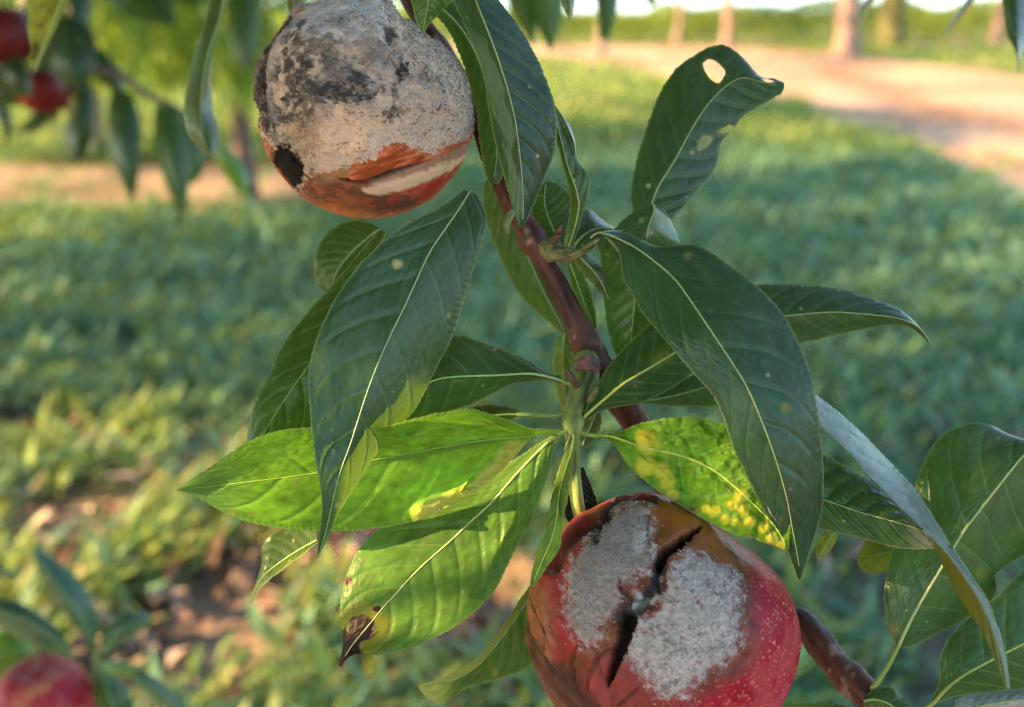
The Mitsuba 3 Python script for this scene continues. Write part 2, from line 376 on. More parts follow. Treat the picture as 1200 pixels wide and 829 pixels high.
def tree(key, x, y, trunk_r, fork_z, crown_c, crown_r, n, leafsize, colors, bark, label, seed, cat='tree', group=None, clear=None, bottom=None, limbs=6):
    r = np.random.default_rng(seed)
    zz = np.linspace(0, fork_z, 9)
    path = np.c_[x + 0.05 * np.sin(zz * 2 + seed), y + 0.04 * np.cos(zz * 1.7), zz]
    rad = trunk_r * (1.0 + 0.45 * np.exp(-zz / 0.14) - 0.12 * zz / max(fork_z, .1))
    v, f = tube(path, rad, 14)
    v = v + (meshkit.fbm(v * [22, 22, 9], 3, seed)[:, None] - 0.5) * trunk_r * 0.22
    put(f'{key}__trunk', (v, f), 'matte_vc', True, color=bark_col(v, bark, seed))
    tag(key, label, cat, group)
    cc, cr = np.array(crown_c, float), np.array(crown_r, float)
    tips = []
    for i in range(limbs):
        a = 2 * np.pi * (i + r.random() * 0.5) / limbs
        end = cc + cr * np.array([np.cos(a) * 0.7, np.sin(a) * 0.7, r.uniform(-0.1, 0.6)])
        midp = (path[-1] + end) / 2 + [0, 0, 0.15 * cr[2]]
        pth = curve([path[-1] - [0, 0, 0.05], midp, end], 12); tips.append(pth)
        vv, ff = tube(pth, np.linspace(trunk_r * 0.55, trunk_r * 0.1, 12), 8)
        put(f'{key}__limb', (vv, ff), 'matte_vc', True, color=bark_col(vv, bark, seed + i))
    # leaves along many twigs spread through the crown
    k = n // 14
    u = r.normal(0, 1, (k, 3)); u /= np.linalg.norm(u, axis=1, keepdims=True)
    cen = cc + cr * u * (r.random((k, 1)) ** 0.38)
    lump = meshkit.fbm(cen * (1.6 / max(cr.mean(), 0.5)) * 1.3, 2, seed)
    cen = cen[lump > 0.40]
    k = len(cen)
    td = r.normal(0, 1, (k, 3)) + (cen - cc) / cr * 1.0 + [0, 0, -0.5]; td /= np.linalg.norm(td, axis=1, keepdims=True)
    per = 14
    w = np.repeat(np.arange(k), per); s = r.uniform(0, 1, k * per)
    P = cen[w] + td[w] * (s * leafsize * 4)[:, None]
    D = td[w] + r.normal(0, 0.7, (len(w), 3)) + [0, 0, -0.55]
    N = r.normal(0, 0.5, (len(w), 3)) + [0, 0, 1]
    if bottom is not None:
        ok = P[:, 2] > bottom; P, D, N = P[ok], D[ok], N[ok]
    Dn = D / np.linalg.norm(D, axis=1, keepdims=True)
    if clear is not None:
        ok = clear(P) & clear(P + Dn * leafsize * .5) & clear(P + Dn * leafsize); P, D, N = P[ok], D[ok], N[ok]
    ln = leafsize * r.uniform(0.7, 1.2, len(P))
    mm, col = crown_mesh(P, D, N, ln, ln * 0.27, colors, r)
    ck = put(f'{key}__crown', mm, 'leaf_far', True, color=col); labels[ck] = {'kind': 'stuff', 'label': 'leafy crown of the tree'}


LEAFC = [(0.055, 0.115, 0.03), (0.075, 0.14, 0.03), (0.045, 0.095, 0.035), (0.10, 0.16, 0.03)]
YLEAF = [(0.28, 0.38, 0.035), (0.36, 0.44, 0.05), (0.045, 0.09, 0.02), (0.10, 0.18, 0.03)]  # bright tones stand for sunlit leaves, dark ones for shaded foliage
PBARK = (0.30, 0.21, 0.165)


def sun_gap(targets):
    """gaps in a crown through which the sun reaches these points: (point, radius)"""
    def ok(P):
        keep = np.ones(len(P), bool)
        for q, rad in targets:
            w = P - np.asarray(q); along = w @ SUN
            keep &= ~((np.linalg.norm(w - along[:, None] * SUN, axis=1) < rad) & (along > 0))
        return keep
    return ok


LIT = [((-0.55, 1.6, 0), 0.34), ((-1.05, 1.75, 0), .3), ((-0.4, 1.85, 0), 0.16), ((-.75, 2.2, 0), .13), ((-.3, 1.62, 0), .12), ((-1.2, 2.6, 0), .12)]
GAP = sun_gap([(at(392, 150, .27), 0.020), (at(270, 570, .27), 0.028), (at(340, 560, .27), 0.028), (at(440, 560, .27), 0.03), (at(530, 540, .275), 0.03), (at(540, 700, .285), 0.022), (at(480, 730, .285), 0.018), (at(800, 535, .265), 0.022), (at(755, 540, .265), 0.014)] + LIT)
FAR_LIT = sun_gap([((0.9, 7.2, 0), .7), ((0.4, 8.8, 0), .9), ((1.6, 6.6, 0), .45), ((1.6, 8.5, 0), .7), ((-2.7, 5.9, 0), .5)])
# the tree whose branch hangs into view: its trunk and crown stand to the left, out of the frame
tree('peach_tree', -1.5, -0.1, 0.075, 1.0, (-1.25, 0.05, 2.0), (1.75, 2.0, 0.95), 52000, 0.12, LEAFC, PBARK, 'nearest peach tree, whose branches hang into view from above', 41, clear=GAP, bottom=1.27)
tree('peach_tree_001', -1.45, 5.5, 0.055, 0.95, (-1.7, 5.3, 1.35), (1.4, 1.0, 0.75), 9500, 0.13, YLEAF, (.13, .085, .07), 'peach tree with sunlit yellow green leaves behind the hanging dark leaves', 42, bottom=0.66, clear=FAR_LIT)
tree('peach_tree_002', -3.0, 7.2, 0.07, 1.0, (-2.9, 6.9, 1.35), (1.8, 1.1, 0.8), 10000, 0.14, YLEAF, PBARK, 'leafy peach tree at the far left of the orchard floor', 43, bottom=0.62)
tree('peach_tree_003', -3.9, 1.9, 0.07, 1.0, (-3.7, 2.6, 2.2), (1.5, 1.7, 0.9), 13000, 0.13, LEAFC, PBARK, 'peach tree at the left, beside the nearest one, shading the weeds', 44, clear=GAP, bottom=1.3)
tree('peach_tree_004', -1.15, 8.2, 0.06, 1.0, (-.75, 8.6, 1.75), (0.8, 2.0, 0.6), 16000, 0.13, LEAFC, PBARK, 'peach tree hidden behind the upper fruit, shading the road edge', 46, bottom=1.2, clear=FAR_LIT)
far = [('orchard_tree', 6.12, 29.5, 0.15, 'slim pinkish tree trunk before the hedge, right above the top of the holed leaf', 51),
       ('orchard_tree_001', 7.98, 24.6, 0.28, 'thick pale pink trunk at the far edge of the dirt road', 52),
       ('orchard_tree_002', 11.08, 30.2, 0.40, 'broad olive green trunk covered in growth, in front of the hedge', 53),
       ('orchard_tree_003', 15.8, 33.5, 0.2, 'trunk at the right edge, beside the dark pointed leaf in the corner', 54),
       ('orchard_tree_004', 1.84, 21.0, 0.11, 'thin dark trunk beside the bend of the dirt road', 55),
       ('orchard_tree_005', 5.56, 34.6, 0.11, 'small slender trunk just in front of the hedge, left of the holed leaf', 56)]
for key, x, y, r_, lb, sd in far:
    b = (0.13, 0.115, 0.045) if sd == 53 else (0.26, 0.165, 0.13) if sd != 55 else (0.25, 0.17, 0.13)
    tree(key, x, y, r_, 2.3, (x, y, 4.2), (2.2, 2.2, 1.7), 2600, 0.3, LEAFC, b, lb, sd, limbs=5)


# leafy bough added out of view on the left to shade fruit and leaves
def bough():
    r = np.random.default_rng(77)
    shade = [(395, 300, .313), (385, 320, .313), (425, 285, .31), (640, 700, .27), (625, 740, .27), (650, 660, .27), (690, 640, .26), (720, 680, .255), (700, 760, .26), (790, 700, .25), (660, 800, .26), (400, 470, .262), (420, 400, .262), (470, 330, .264), (380, 540, .262), (395, 600, .262), (530, 260, .28), (720, 300, .268), (760, 350, .26), (830, 420, .256), (470, 60, .27), (420, 40, .27), (520, 100, .275), (600, 120, .268), (590, 60, .266)]
    free = sun_gap([(at(395, 148, .27), 0.012), (at(250, 565, .27), 0.014), (at(310, 560, .27), 0.014), (at(470, 540, .272), 0.014), (at(540, 525, .275), 0.014), (at(560, 690, .285), 0.010), (at(490, 735, .283), 0.010), (at(800, 530, .265), 0.013), (at(755, 530, .268), 0.010)])
    tips = [at(600, 560, .265) + SUN * .62, at(560, 330, .265) + SUN * .70, at(500, 60, .265) + SUN * .62]
    key = 'peach_branch_006'
    tag(key, 'added leafy bough, unseen just left of the frame, shading the fruit', 'branch')
    paths = []
    for i, q in enumerate(tips):
        p = curve([q + [-.35, -.25, .55], q + [-.12, -.08, .2], q, q + [.05, .04, -.12]], 40); paths.append(p)
        v, f = tube(p, np.linspace(.006, .002, 40), 8)
        put(f'{key}__twig', (v, f), 'matte_vc', True, color=bark_col(v, (.17, .07, .05), i))
    allp = np.vstack(paths); tree_ = cKDTree(allp)
    P, D, L = [], [], []
    for px, py, d in shade:
        for k in range(9):
            c = at(px, py, d) + SUN * r.uniform(.5, .75) + r.normal(0, .008, 3)
            q = allp[tree_.query(c)[1]]; w = c - q; ln = np.linalg.norm(w)
            if ln > .16: continue
            l = max(.06, min(.14, ln * 1.5)); u = w / max(ln, 1e-6)
            pts = q + u * np.linspace(.1, 1, 6)[:, None] * l
            if free(pts).all() and (at(0, 0, 1)[0] < 9):
                P.append(q); D.append(u); L.append(l)
    P, D, L = np.array(P), np.array(D), np.array(L)
    N = SUN + r.normal(0, .35, P.shape)
    (m, c) = crown_mesh(P, D, N, L, L * .3, LEAFC, r)
    for i in range(len(P)):
        put(f'{key}__leaf', (m[0][i * 5:i * 5 + 5], m[1][:4]), 'leaf_far', True, color=c[i * 5:i * 5 + 5])
    print('bough leaves', len(P))


bough()
# ------------------------------------------------------------------ the branch in front: wood
def bark_tube(key, pts, rad, base, n=120, sides=28, rough=0.05, mat='bark', lent=0.5, seed=3, rings=()):
    cv = curve(pts, n)
    c3 = at(cv[:, 0], cv[:, 1], cv[:, 2])
    r = ramp(rad, np.linspace(0, 1, n)) * cv[:, 2] / FPX
    u = np.linspace(0, 1, n)
    for c, w, h in rings:
        r = r * (1 + h * np.exp(-((u - c) / w) ** 2))
    v, f = tube(c3, r, sides)
    nb = meshkit.fbm(v * [420, 420, 260], 4, seed); nb2 = meshkit.fbm(v * 90, 3, seed + 1)
    cen = np.vstack([np.repeat(c3, sides, 0), c3[:1], c3[-1:]])
    v = cen + (v - cen) * (1 + (nb - 0.5) * rough * 2 + (nb2 - 0.5) * rough * 4)[:, None]
    ang = np.arange(sides) * 2 * np.pi / sides
    st = np.stack([np.repeat(np.arange(n) * .12, sides), np.tile(np.cos(ang) * 3, n), np.tile(np.sin(ang) * 3, n)], -1)
    st = np.clip(np.r_[meshkit.fbm(st, 4, seed + 3), .5, .5] * 2.6 - .8, 0, 1); nb2 = np.clip(nb2 * 2.2 - .6, 0, 1)
    c = np.asarray(base) * (0.15 + 0.75 * nb2 + 0.95 * st)[:, None]
    v = cen + (v - cen) * (1 + (st - .5) * rough * 1.5)[:, None]
    sp = sm(0.64, 0.70, nb) * sm(.4, .6, nb2)
    c = c + (np.array([0.42, 0.30, 0.22]) - c) * (sp * lent)[:, None]
    return put(key, (v, f), mat, True, color=np.clip(c, .004, .9))


RED = (0.080, 0.029, 0.019)
B = 'peach_branch'
tag(B, 'reddish brown peach branch with large leaves, in focus, carrying the two rotten fruits', 'branch')
bark_tube(f'{B}__twig', [(455, -60, .325), (487, 15, .318), (520, 60, .315), (556, 130, .312), (583, 205, .306), (612, 258, .302), (640, 310, .300), (672, 372, .300), (697, 425, .303), (742, 492, .315), (778, 570, .335), (812, 650, .345), (880, 712, .335), (940, 730, .312), (985, 785, .300), (1016, 815, .293), (1045, 850, .29)],
          [9, 9, 10, 11, 12, 13.5, 13, 15, 19, 13, 12, 12, 12.5, 16, 16, 15], RED, 300, rings=[(0.30, .010, .16), (0.345, .012, .30), (0.40, .008, .12), (0.51, .012, .26), (0.485, .03, .16), (0.88, .008, .14), (0.93, .012, .2), (.95, .01, .12)], rough=0.075)
bark_tube(f'{B}__shoot', [(688, 418, .298), (684, 445, .293), (674, 480, .289), (671, 505, .287), (672, 545, .288), (676, 585, .288), (682, 612, .29)], [14, 14.5, 11, 9, 8, 7.5, 8], (0.15, 0.20, 0.05), 70, 20, lent=0.25, seed=8, rings=[(0.42, .05, .35), (.12, .05, .25)])
tag(f'{B}__shoot', 'short green shoot where the leaf stalks meet')
bark_tube(f'{B}__spur', [(634, 288, .300), (650, 296, .295), (668, 299, .290), (684, 294, .286)], [11, 9.5, 8, 3], (0.12, 0.12, 0.045), 60, 18, rough=.13, seed=9, rings=[(.3, .06, .25), (.65, .06, .25)])
for i, pts in enumerate([[(650, 282, .289), (655, 272, .286), (658, 264, .284)], [(682, 295, .287), (692, 288, .284), (702, 280, .281)], [(676, 452, .286), (668, 440, .283), (664, 432, .282)], [(690, 470, .287), (697, 462, .284), (700, 452, .283)],
                         [(648, 284, .287), (652, 278, .285), (657, 276, .284)], [(600, 250, .294), (594, 262, .291), (596, 275, .29)]]):
    bark_tube(f'{B}__bud', pts, [4.6, 4.4, 1.0], [(0.10, 0.06, 0.035), (0.11, 0.13, 0.045)][i % 2], 16, 12, seed=20 + i)
bark_tube(f'{B}__leaf_scar', [(676, 430, .285), (690, 426, .283), (700, 434, .284)], [6, 8, 5], (0.10, 0.05, 0.045), 24, 14, seed=27, rings=[(.5, .2, .3)])
for i, (px, py, x2, y2) in enumerate([(668, 512, 662, 529), (671, 514, 668, 552)]):
    cv = curve([(px, py, .283), ((px + x2) / 2 - 1, (py + y2) / 2, .281), (x2, y2, .280)], 10)
    put(f'{B}__stipule', tube(at(cv[:, 0], cv[:, 1], cv[:, 2]), np.linspace(1.6, .4, 10) * .28 / FPX, 6), 'rib', True, color=np.array([0.35, 0.45, 0.12]))

# ------------------------------------------------------------------ the branch in front: leaves
# behind
leaf(B, [(566, 215), (570, 262), (585, 300), (600, 332), (622, 360), (652, 386), (668, 400)], [(580, 205), (600, 262), (618, 300), (636, 340), (652, 370), (664, 394), (669, 404)],
     [(600, 205), (640, 262), (662, 300), (672, 340), (676, 370), (674, 395), (670, 408)], [.309, .315, .318], .003, .006, OLIVE, step=2.2)
leaf(B, [(436, 262), (400, 262), (376, 282), (368, 310), (373, 335), (385, 345)], [(446, 268), (424, 285), (404, 305), (392, 325), (388, 342), (386, 347)],
     [(450, 275), (440, 300), (425, 325), (408, 342), (395, 348), (387, 348)], [.312, .318], .004, .004, (0.032, 0.05, 0.012), step=2)
leaf(B, [(445, 268), (405, 315), (377, 347), (343, 387), (317, 433), (297, 476), (289, 517), (286, 545)], [(452, 275), (428, 325), (402, 372), (376, 410), (350, 445), (320, 490), (300, 525), (286, 550)],
     [(460, 285), (452, 345), (438, 400), (418, 440), (390, 480), (350, 515), (318, 538), (288, 555)], [.298, .292, .286, .286], .006, .004, (0.06, 0.125, 0.022), vein=0.7)
leaf(B, [(369, 600), (330, 618), (308, 640), (306, 665), (298, 690), (294, 704)], [(372, 633), (345, 648), (318, 667), (306, 679), (299, 692), (294, 706)], [(372, 637), (347, 656), (322, 675), (309, 686), (301, 697), (295, 708)],
     [.288, .290], .002, -.003, (0.085, 0.12, 0.02), step=2)
leaf(B, [(650, 292), (628, 278), (618, 255), (622, 228), (640, 212)], [(660, 292), (648, 268), (640, 248), (638, 228), (641, 212)], [(664, 288), (670, 265), (672, 240), (660, 220), (643, 212)], [.301, .308], .004, .003, (0.05, 0.085, 0.02), step=2)
leaf(B, [(668, 290), (668, 262), (690, 246), (712, 262), (724, 268)], [(672, 292), (684, 276), (700, 268), (714, 268), (724, 270)], [(676, 294), (690, 288), (704, 282), (716, 276), (724, 272)], [.296, .304], .012, -.002, (0.03, 0.055, 0.04), step=1.8)
leaf(B, [(696, 280), (703, 300), (706, 340), (712, 385), (724, 420), (735, 440)], [(712, 280), (733, 310), (744, 350), (740, 390), (737, 420), (736, 442)], [(730, 285), (765, 320), (782, 360), (775, 400), (755, 428), (738, 444)],
     [.288, .298, .302], .004, .006, (0.035, 0.085, 0.028), step=1.8, vein=.5)
leaf(B, [(664, 305), (666, 318), (672, 342), (684, 368), (694, 384)], [(666, 303), (674, 325), (683, 350), (691, 370), (697, 385)], [(670, 302), (684, 322), (694, 346), (698, 368), (699, 386)], [.297, .302], .006, -.004, (0.03, 0.07, 0.02), step=2)
leaf(B, [(672, 302), (680, 318), (692, 330), (706, 345), (712, 352)], [(676, 299), (690, 312), (700, 324), (708, 338), (713, 352)], [(684, 296), (700, 308), (710, 320), (714, 336), (714, 352)], [.292, .296], .003, .003, (0.10, 0.11, 0.03), step=2)
leaf(B, [(655, 395), (648, 420), (650, 450), (658, 480), (664, 500)], [(662, 390), (660, 420), (662, 452), (665, 480), (667, 502)], [(672, 390), (676, 420), (676, 455), (672, 482), (669, 502)], [.308, .312], .003, .003, (0.11, 0.17, 0.02), step=2.2)
leaf(B, [(505, 12), (530, 45), (545, 82), (558, 130), (564, 180), (572, 215)], [(512, 5), (548, 45), (566, 85), (578, 130), (582, 175), (578, 215)], [(530, 0), (570, 40), (592, 85), (600, 130), (598, 180), (584, 216)], [.292, .295], .004, .004, (0.045, 0.085, 0.02), step=1.8)
# leaf above, hanging dark and glossy
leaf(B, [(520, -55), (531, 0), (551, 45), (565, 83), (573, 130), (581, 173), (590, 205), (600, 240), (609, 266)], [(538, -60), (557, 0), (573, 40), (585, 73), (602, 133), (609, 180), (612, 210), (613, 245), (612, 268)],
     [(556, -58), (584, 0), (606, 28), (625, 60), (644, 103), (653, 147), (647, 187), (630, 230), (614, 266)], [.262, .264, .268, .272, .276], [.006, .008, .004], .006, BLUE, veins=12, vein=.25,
     spots=[(606, 211, 2.0, (0.05, 0.03, 0.03)), (630, 183, 2.0, (.35, .38, .2))], paint=lambda c, x, y, t, s, nz: c + (np.array([.17, .27, .19]) - c) * (sm(0.40, 0.52, nz(9, 2.2, 3, 30)) * sm(.25, .4, t) * sm(-1.0, -.75, s) * sm(0.02, -.12, s) * .55)[..., None],  # pale sky sheen painted in patches on the left half
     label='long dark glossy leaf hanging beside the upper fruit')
leaf(B, [(478, -30), (480, -8), (484, 12), (489, 28), (495, 38)], [(505, -35), (504, -10), (501, 8), (498, 25), (496, 40)], [(545, -30), (533, -5), (520, 12), (506, 25), (497, 40)], [.255, .262], .003, -.004, (0.05, 0.12, 0.03), step=1.6)
# the holed leaf
leaf(B, [(752, 262), (741, 243), (740, 219), (750, 173), (766, 126), (785, 89), (813, 65), (852, 54), (873, 70), (892, 90), (906, 92), (919, 97)],
     [(760, 258), (764, 238), (772, 218), (794, 182), (810, 152), (827, 126), (842, 109), (860, 95), (876, 92), (890, 96), (906, 99), (919, 100)],
     [(770, 260), (789, 256), (801, 243), (813, 229), (836, 201), (842, 184), (846, 167), (860, 150), (875, 134), (895, 122), (914, 111), (919, 103)], [.296, .297, .300, .303, .303], [.006, .010, .004], [.001, .002, -.002], (0.03, 0.07, 0.052), veins=10, vein=.30,
     holes=[[(824, 75), (831, 69), (841, 74), (850, 85), (843, 96), (831, 91)], [(817, 168), (826, 159), (834, 161), (831, 170), (820, 177)], [(841, 155), (851, 148), (859, 148), (857, 153), (846, 157)], [(893, 93), (900, 93.5), (907, 96), (900, 96.5)], [(809, 178.5), (812, 177), (813.5, 179), (811, 181)]],
     spots=[(760, 218, 3.2, (.5, .5, .34)), (748, 238, 8, (.02, .035, .03)), (796, 128, 4, (.02, .03, .03)), (803, 126, 3, (.02, .03, .03))], label='dark blue green leaf eaten through by several holes')
leaf(B, [(766, 240), (742, 248), (724, 264), (720, 276), (738, 282), (756, 281)], [(766, 240), (766, 250), (762, 260), (759, 268), (758, 275), (757, 282)], [(768, 240), (782, 250), (790, 268), (793, 288), (776, 290), (757, 283)], [.288, .285], .002, .010, (0.05, 0.105, 0.035), step=1.4,
     spots=[(758, 274, 4, (.30, .17, .10)), (752, 258, 4, (.2, .28, .12))])
leaf(B, [(660, 292), (664, 270), (668, 240), (665, 215), (656, 182), (649, 150), (646, 122)], [(665, 294), (673, 268), (678, 246), (675, 222), (664, 190), (654, 150), (647, 122)], [(670, 292), (680, 262), (688, 236), (691, 207), (678, 190), (664, 155), (649, 122)], [.291, .286, .285], .004, [-.001, .006], (0.085, 0.125, 0.025), step=1.5,
     spots=[(672, 212, 2, (.5, .5, .35))])
leaf(B, [(647, 120), (655, 135), (664, 155), (671, 180)], [(651, 124), (662, 143), (671, 163), (674, 182)], [(655, 130), (668, 148), (674, 166), (675, 182)], [.287, .287], .004, .003, (0.16, 0.2, 0.16), step=1.5, rib=False)
# right side
leaf(B, [(840, 372), (868, 345), (890, 334), (942, 334), (981, 338), (1016, 347), (1051, 361), (1072, 377), (1091, 403)], [(838, 385), (870, 380), (900, 373), (935, 369), (977, 366), (1010, 368), (1040, 371), (1068, 379), (1090, 403)],
     [(842, 400), (872, 408), (905, 408), (939, 403), (968, 396), (995, 390), (1030, 383), (1060, 383), (1088, 403)], [.288, .284, .284, .280], [.004, .007, .003], [.007, .004], (0.037, 0.08, 0.045), veins=8, vein=.5)
leaf(B, [(686, 485), (697, 457), (716, 425), (752, 388), (790, 360), (830, 350), (862, 352)], [(680, 493), (706, 470), (738, 445), (765, 429), (790, 414), (825, 390), (864, 354)], [(690, 490), (705, 482), (757, 470), (795, 450), (825, 425), (850, 395), (866, 356)], [.288, .281, .283, .29], .007, .004,
     (0.032, 0.09, 0.03), vein=.55, rib_col=(.36, .45, .10), rib_r=1.7, paint=lambda c, x, y, t, s, nz: c + (np.array([.17, .2, .04]) - c) * (np.exp(-(s / .22) ** 2) * sm(.42, .5, t) * sm(.6, .55, t) * sm(-.5, .1, -s) * .8)[..., None])
leaf(B, [(748, 466), (775, 455), (810, 440), (838, 425), (870, 420)], [(746, 470), (780, 466), (812, 458), (842, 448), (872, 425)], [(746, 472), (785, 476), (820, 477), (845, 476), (872, 440)], [.296, .297], .002, .006, (0.022, 0.05, 0.04), step=1.8)
leaf(B, [(690, 280), (703, 274), (722, 290), (732, 331), (760, 376), (795, 418), (830, 457), (848, 492), (860, 529), (876, 562), (890, 590), (914, 630), (935, 677)],
     [(692, 279), (706, 273), (757, 299), (799, 338), (837, 394), (869, 443), (893, 495), (906, 530), (916, 562), (924, 595), (930, 628), (935, 655), (937, 680)],
     [(694, 277), (725, 270), (767, 289), (820, 289), (848, 306), (886, 334), (918, 369), (939, 408), (953, 450), (961, 501), (965, 548), (960, 613), (945, 660), (939, 678)], [.280, .266, .256, .254, .258, .266], [.001, .003, .004], [.008, .007, .005], (0.034, 0.088, 0.045), veins=10, vein=.30, step=1.35,
     rib_col=(.24, .34, .12), spots=[(920, 478, 6, (.15, .17, .02)), (806, 300, 5, (.2, .19, .09)), (900, 440, 2.5, (.25, .3, .15))], paint=lambda c, x, y, t, s, nz: c + (np.array([.5, .52, .4]) - c) * (sm(.62, .7, nz(40, 9, 2, 33)) * np.exp(-(((x - 905) / 10) ** 2 + ((y - 592) / 16) ** 2)) * .9)[..., None],
     label='broad dark green leaf curving down in front of the galled leaf')
leaf(B, [(925, 560), (950, 535), (968, 534), (1022, 566), (1060, 600), (1083, 622), (1116, 640)], [(918, 590), (940, 582), (966, 586), (1017, 603), (1050, 612), (1076, 620), (1117, 642)], [(930, 618), (950, 617), (975, 624), (1013, 632), (1055, 643), (1085, 644), (1118, 644)], [.276, .272, .268, .262], .005, .003, (0.032, 0.10, 0.045), vein=.45, quilt=.0008,
     paint=lambda c, x, y, t, s, nz: c + (np.array([.30, .33, .27]) - c) * (sm(1060, 1095, x + 12 * nz(8, 3)))[..., None] * .8)
leaf(B, [(920, 425), (949, 456), (994, 492), (1036, 534), (1078, 581), (1116, 640), (1149, 689), (1170, 735), (1184, 806)], [(918, 445), (963, 501), (994, 529), (1024, 564), (1060, 600), (1096, 634), (1136, 684), (1162, 735), (1181, 808)],
     [(930, 450), (966, 490), (994, 518), (1022, 548), (1060, 588), (1088, 630), (1118, 690), (1150, 740), (1178, 808)], [.264, .262, .258, .252, .249], [.010, .012, .006], [.012, .010, -.002], (0.20, 0.235, 0.195), vein=.3, rib=False, edge=.2,  # grazing sky reflection is put into the grey base colour
     paint=lambda c, x, y, t, s, nz: c + (np.array([.13, .15, .015]) - c) * (sm(0, .15, s) * sm(.5, .6, t))[..., None], label='leaf with a pale underside and painted grey sky sheen, folded and curling down over the broad leaves')
leaf(B, [(1050, 755), (1040, 731), (1036, 693), (1045, 646), (1074, 562), (1097, 517), (1125, 499), (1163, 499), (1200, 522), (1240, 560), (1270, 610)], [(1053, 757), (1072, 717), (1090, 686), (1106, 660), (1135, 614), (1165, 576), (1191, 543), (1225, 520), (1268, 612)][:-1] + [(1262, 560), (1272, 612)],
     [(1058, 760), (1075, 755), (1102, 741), (1144, 717), (1162, 702), (1168, 692), (1160, 680), (1200, 651), (1240, 640), (1274, 614)], [.284, .281, .280, .282, .29], [.004, .010, .008], [.007, .010, .004], (0.068, 0.135, 0.05), veins=9, vein=.55, rib_r=1.9, rib_col=(.36, .44, .16), petiole=[(1022, 808, .289), (1038, 785, .287)],
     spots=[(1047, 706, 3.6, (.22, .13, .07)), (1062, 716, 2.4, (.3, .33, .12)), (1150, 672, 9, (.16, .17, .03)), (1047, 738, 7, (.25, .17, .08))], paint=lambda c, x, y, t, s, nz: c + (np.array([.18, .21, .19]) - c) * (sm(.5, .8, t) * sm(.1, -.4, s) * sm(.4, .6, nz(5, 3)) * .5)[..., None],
     label='broad mid green leaf at the right with a notched edge')
leaf(B, [(1090, 822), (1100, 800), (1102, 768), (1125, 731), (1163, 703), (1200, 668), (1250, 650), (1300, 660)], [(1096, 822), (1115, 802), (1135, 788), (1168, 770), (1200, 754), (1235, 730), (1268, 700), (1301, 662)], [(1100, 824), (1125, 816), (1160, 812), (1200, 808), (1240, 790), (1270, 750), (1290, 710), (1302, 664)], [.279, .276, .277, .285], .005, .007,
     (0.055, 0.125, 0.045), veins=9, vein=.6, rib_r=1.8, rib_col=(.33, .42, .10), petiole=[(1072, 842, .286), (1086, 830, .282)])
leaf(B, [(1120, 840), (1124, 818), (1150, 812), (1185, 808), (1215, 806), (1250, 815)], [(1120, 845), (1140, 830), (1165, 824), (1195, 820), (1225, 818), (1252, 817)], [(1120, 850), (1150, 848), (1180, 845), (1210, 840), (1235, 832), (1252, 820)], [.262, .262], .004, .006, (0.36, 0.38, 0.36), step=1.8, vein=.2)
leaf(B, [(1014, 815), (1028, 806), (1045, 806), (1062, 822), (1075, 845)], [(1012, 822), (1028, 820), (1043, 826), (1056, 836), (1072, 850)], [(1012, 828), (1026, 836), (1040, 845), (1055, 852), (1070, 854)], [.286, .284], .003, .003, (0.05, 0.10, 0.02), step=2)
leaf(B, [(1006, 836), (985, 826), (960, 824), (930, 826), (905, 836)], [(1006, 840), (980, 836), (955, 836), (930, 838), (905, 842)], [(1006, 846), (980, 848), (955, 850), (930, 850), (905, 846)], [.288, .292], .003, .003, (0.14, 0.22, 0.03), step=2)
leaf(B, [(1050, 640), (1035, 630), (1015, 635), (1005, 652), (1006, 664)], [(1050, 648), (1035, 648), (1020, 652), (1012, 660), (1008, 667)], [(1050, 655), (1042, 668), (1028, 672), (1014, 671), (1009, 668)], [.303, .303], .002, .002, (0.17, 0.17, 0.015), step=2)
leaf(B, [(980, 620), (966, 624), (958, 636), (956, 650), (958, 656)], [(980, 624), (972, 630), (966, 640), (961, 650), (958, 657)], [(982, 626), (979, 636), (973, 645), (965, 653), (959, 658)], [.300, .300], .002, .002, (0.2, 0.22, 0.02), step=2)
# left and lower leaves
leaf(B, [(655, 440), (642, 437), (625, 425), (590, 410), (560, 399), (530, 394), (510, 412), (485, 450), (470, 492)], [(662, 448), (640, 441), (615, 438), (580, 440), (545, 441), (515, 444), (495, 455), (480, 470), (468, 494)], [(655, 450), (637, 446), (615, 449), (597, 452), (575, 463), (550, 475), (520, 484), (495, 489), (470, 496)],
     [.290, .285, .282, .286], .006, .004, (0.034, 0.092, 0.032), vein=.6, rib_r=1.4, rib_col=(.30, .46, .15), petiole=[(678, 452, .291)], veins=7)
leaf(B, [(610, 482), (590, 476), (560, 476), (540, 482)], [(612, 486), (590, 486), (565, 488), (540, 490)], [(610, 490), (590, 494), (565, 496), (540, 494)], [.288, .290], .003, .003, (0.025, 0.06, 0.02), step=2, petiole=[(668, 484, .290), (640, 487, .289)])


def gall(x, y, t, s):
    n = meshkit.fbm(np.stack([x / 22, y / 12, x * 0], -1), 3, 77)
    m = sm(16, 0, seg_dist(np.stack([x.ravel(), y.ravel()], -1), [(495, 600), (528, 588), (560, 570), (585, 545), (605, 525)])[0]).reshape(x.shape)
    k = np.exp(-(((x - 482) / 24) ** 2 + ((y - 512) / 14) ** 2))
    return m * (0.0022 + 0.008 * (n - .4)) + k * 0.008 * (n - .35) + 0.0016 * sm(.35, .75, t) * 0


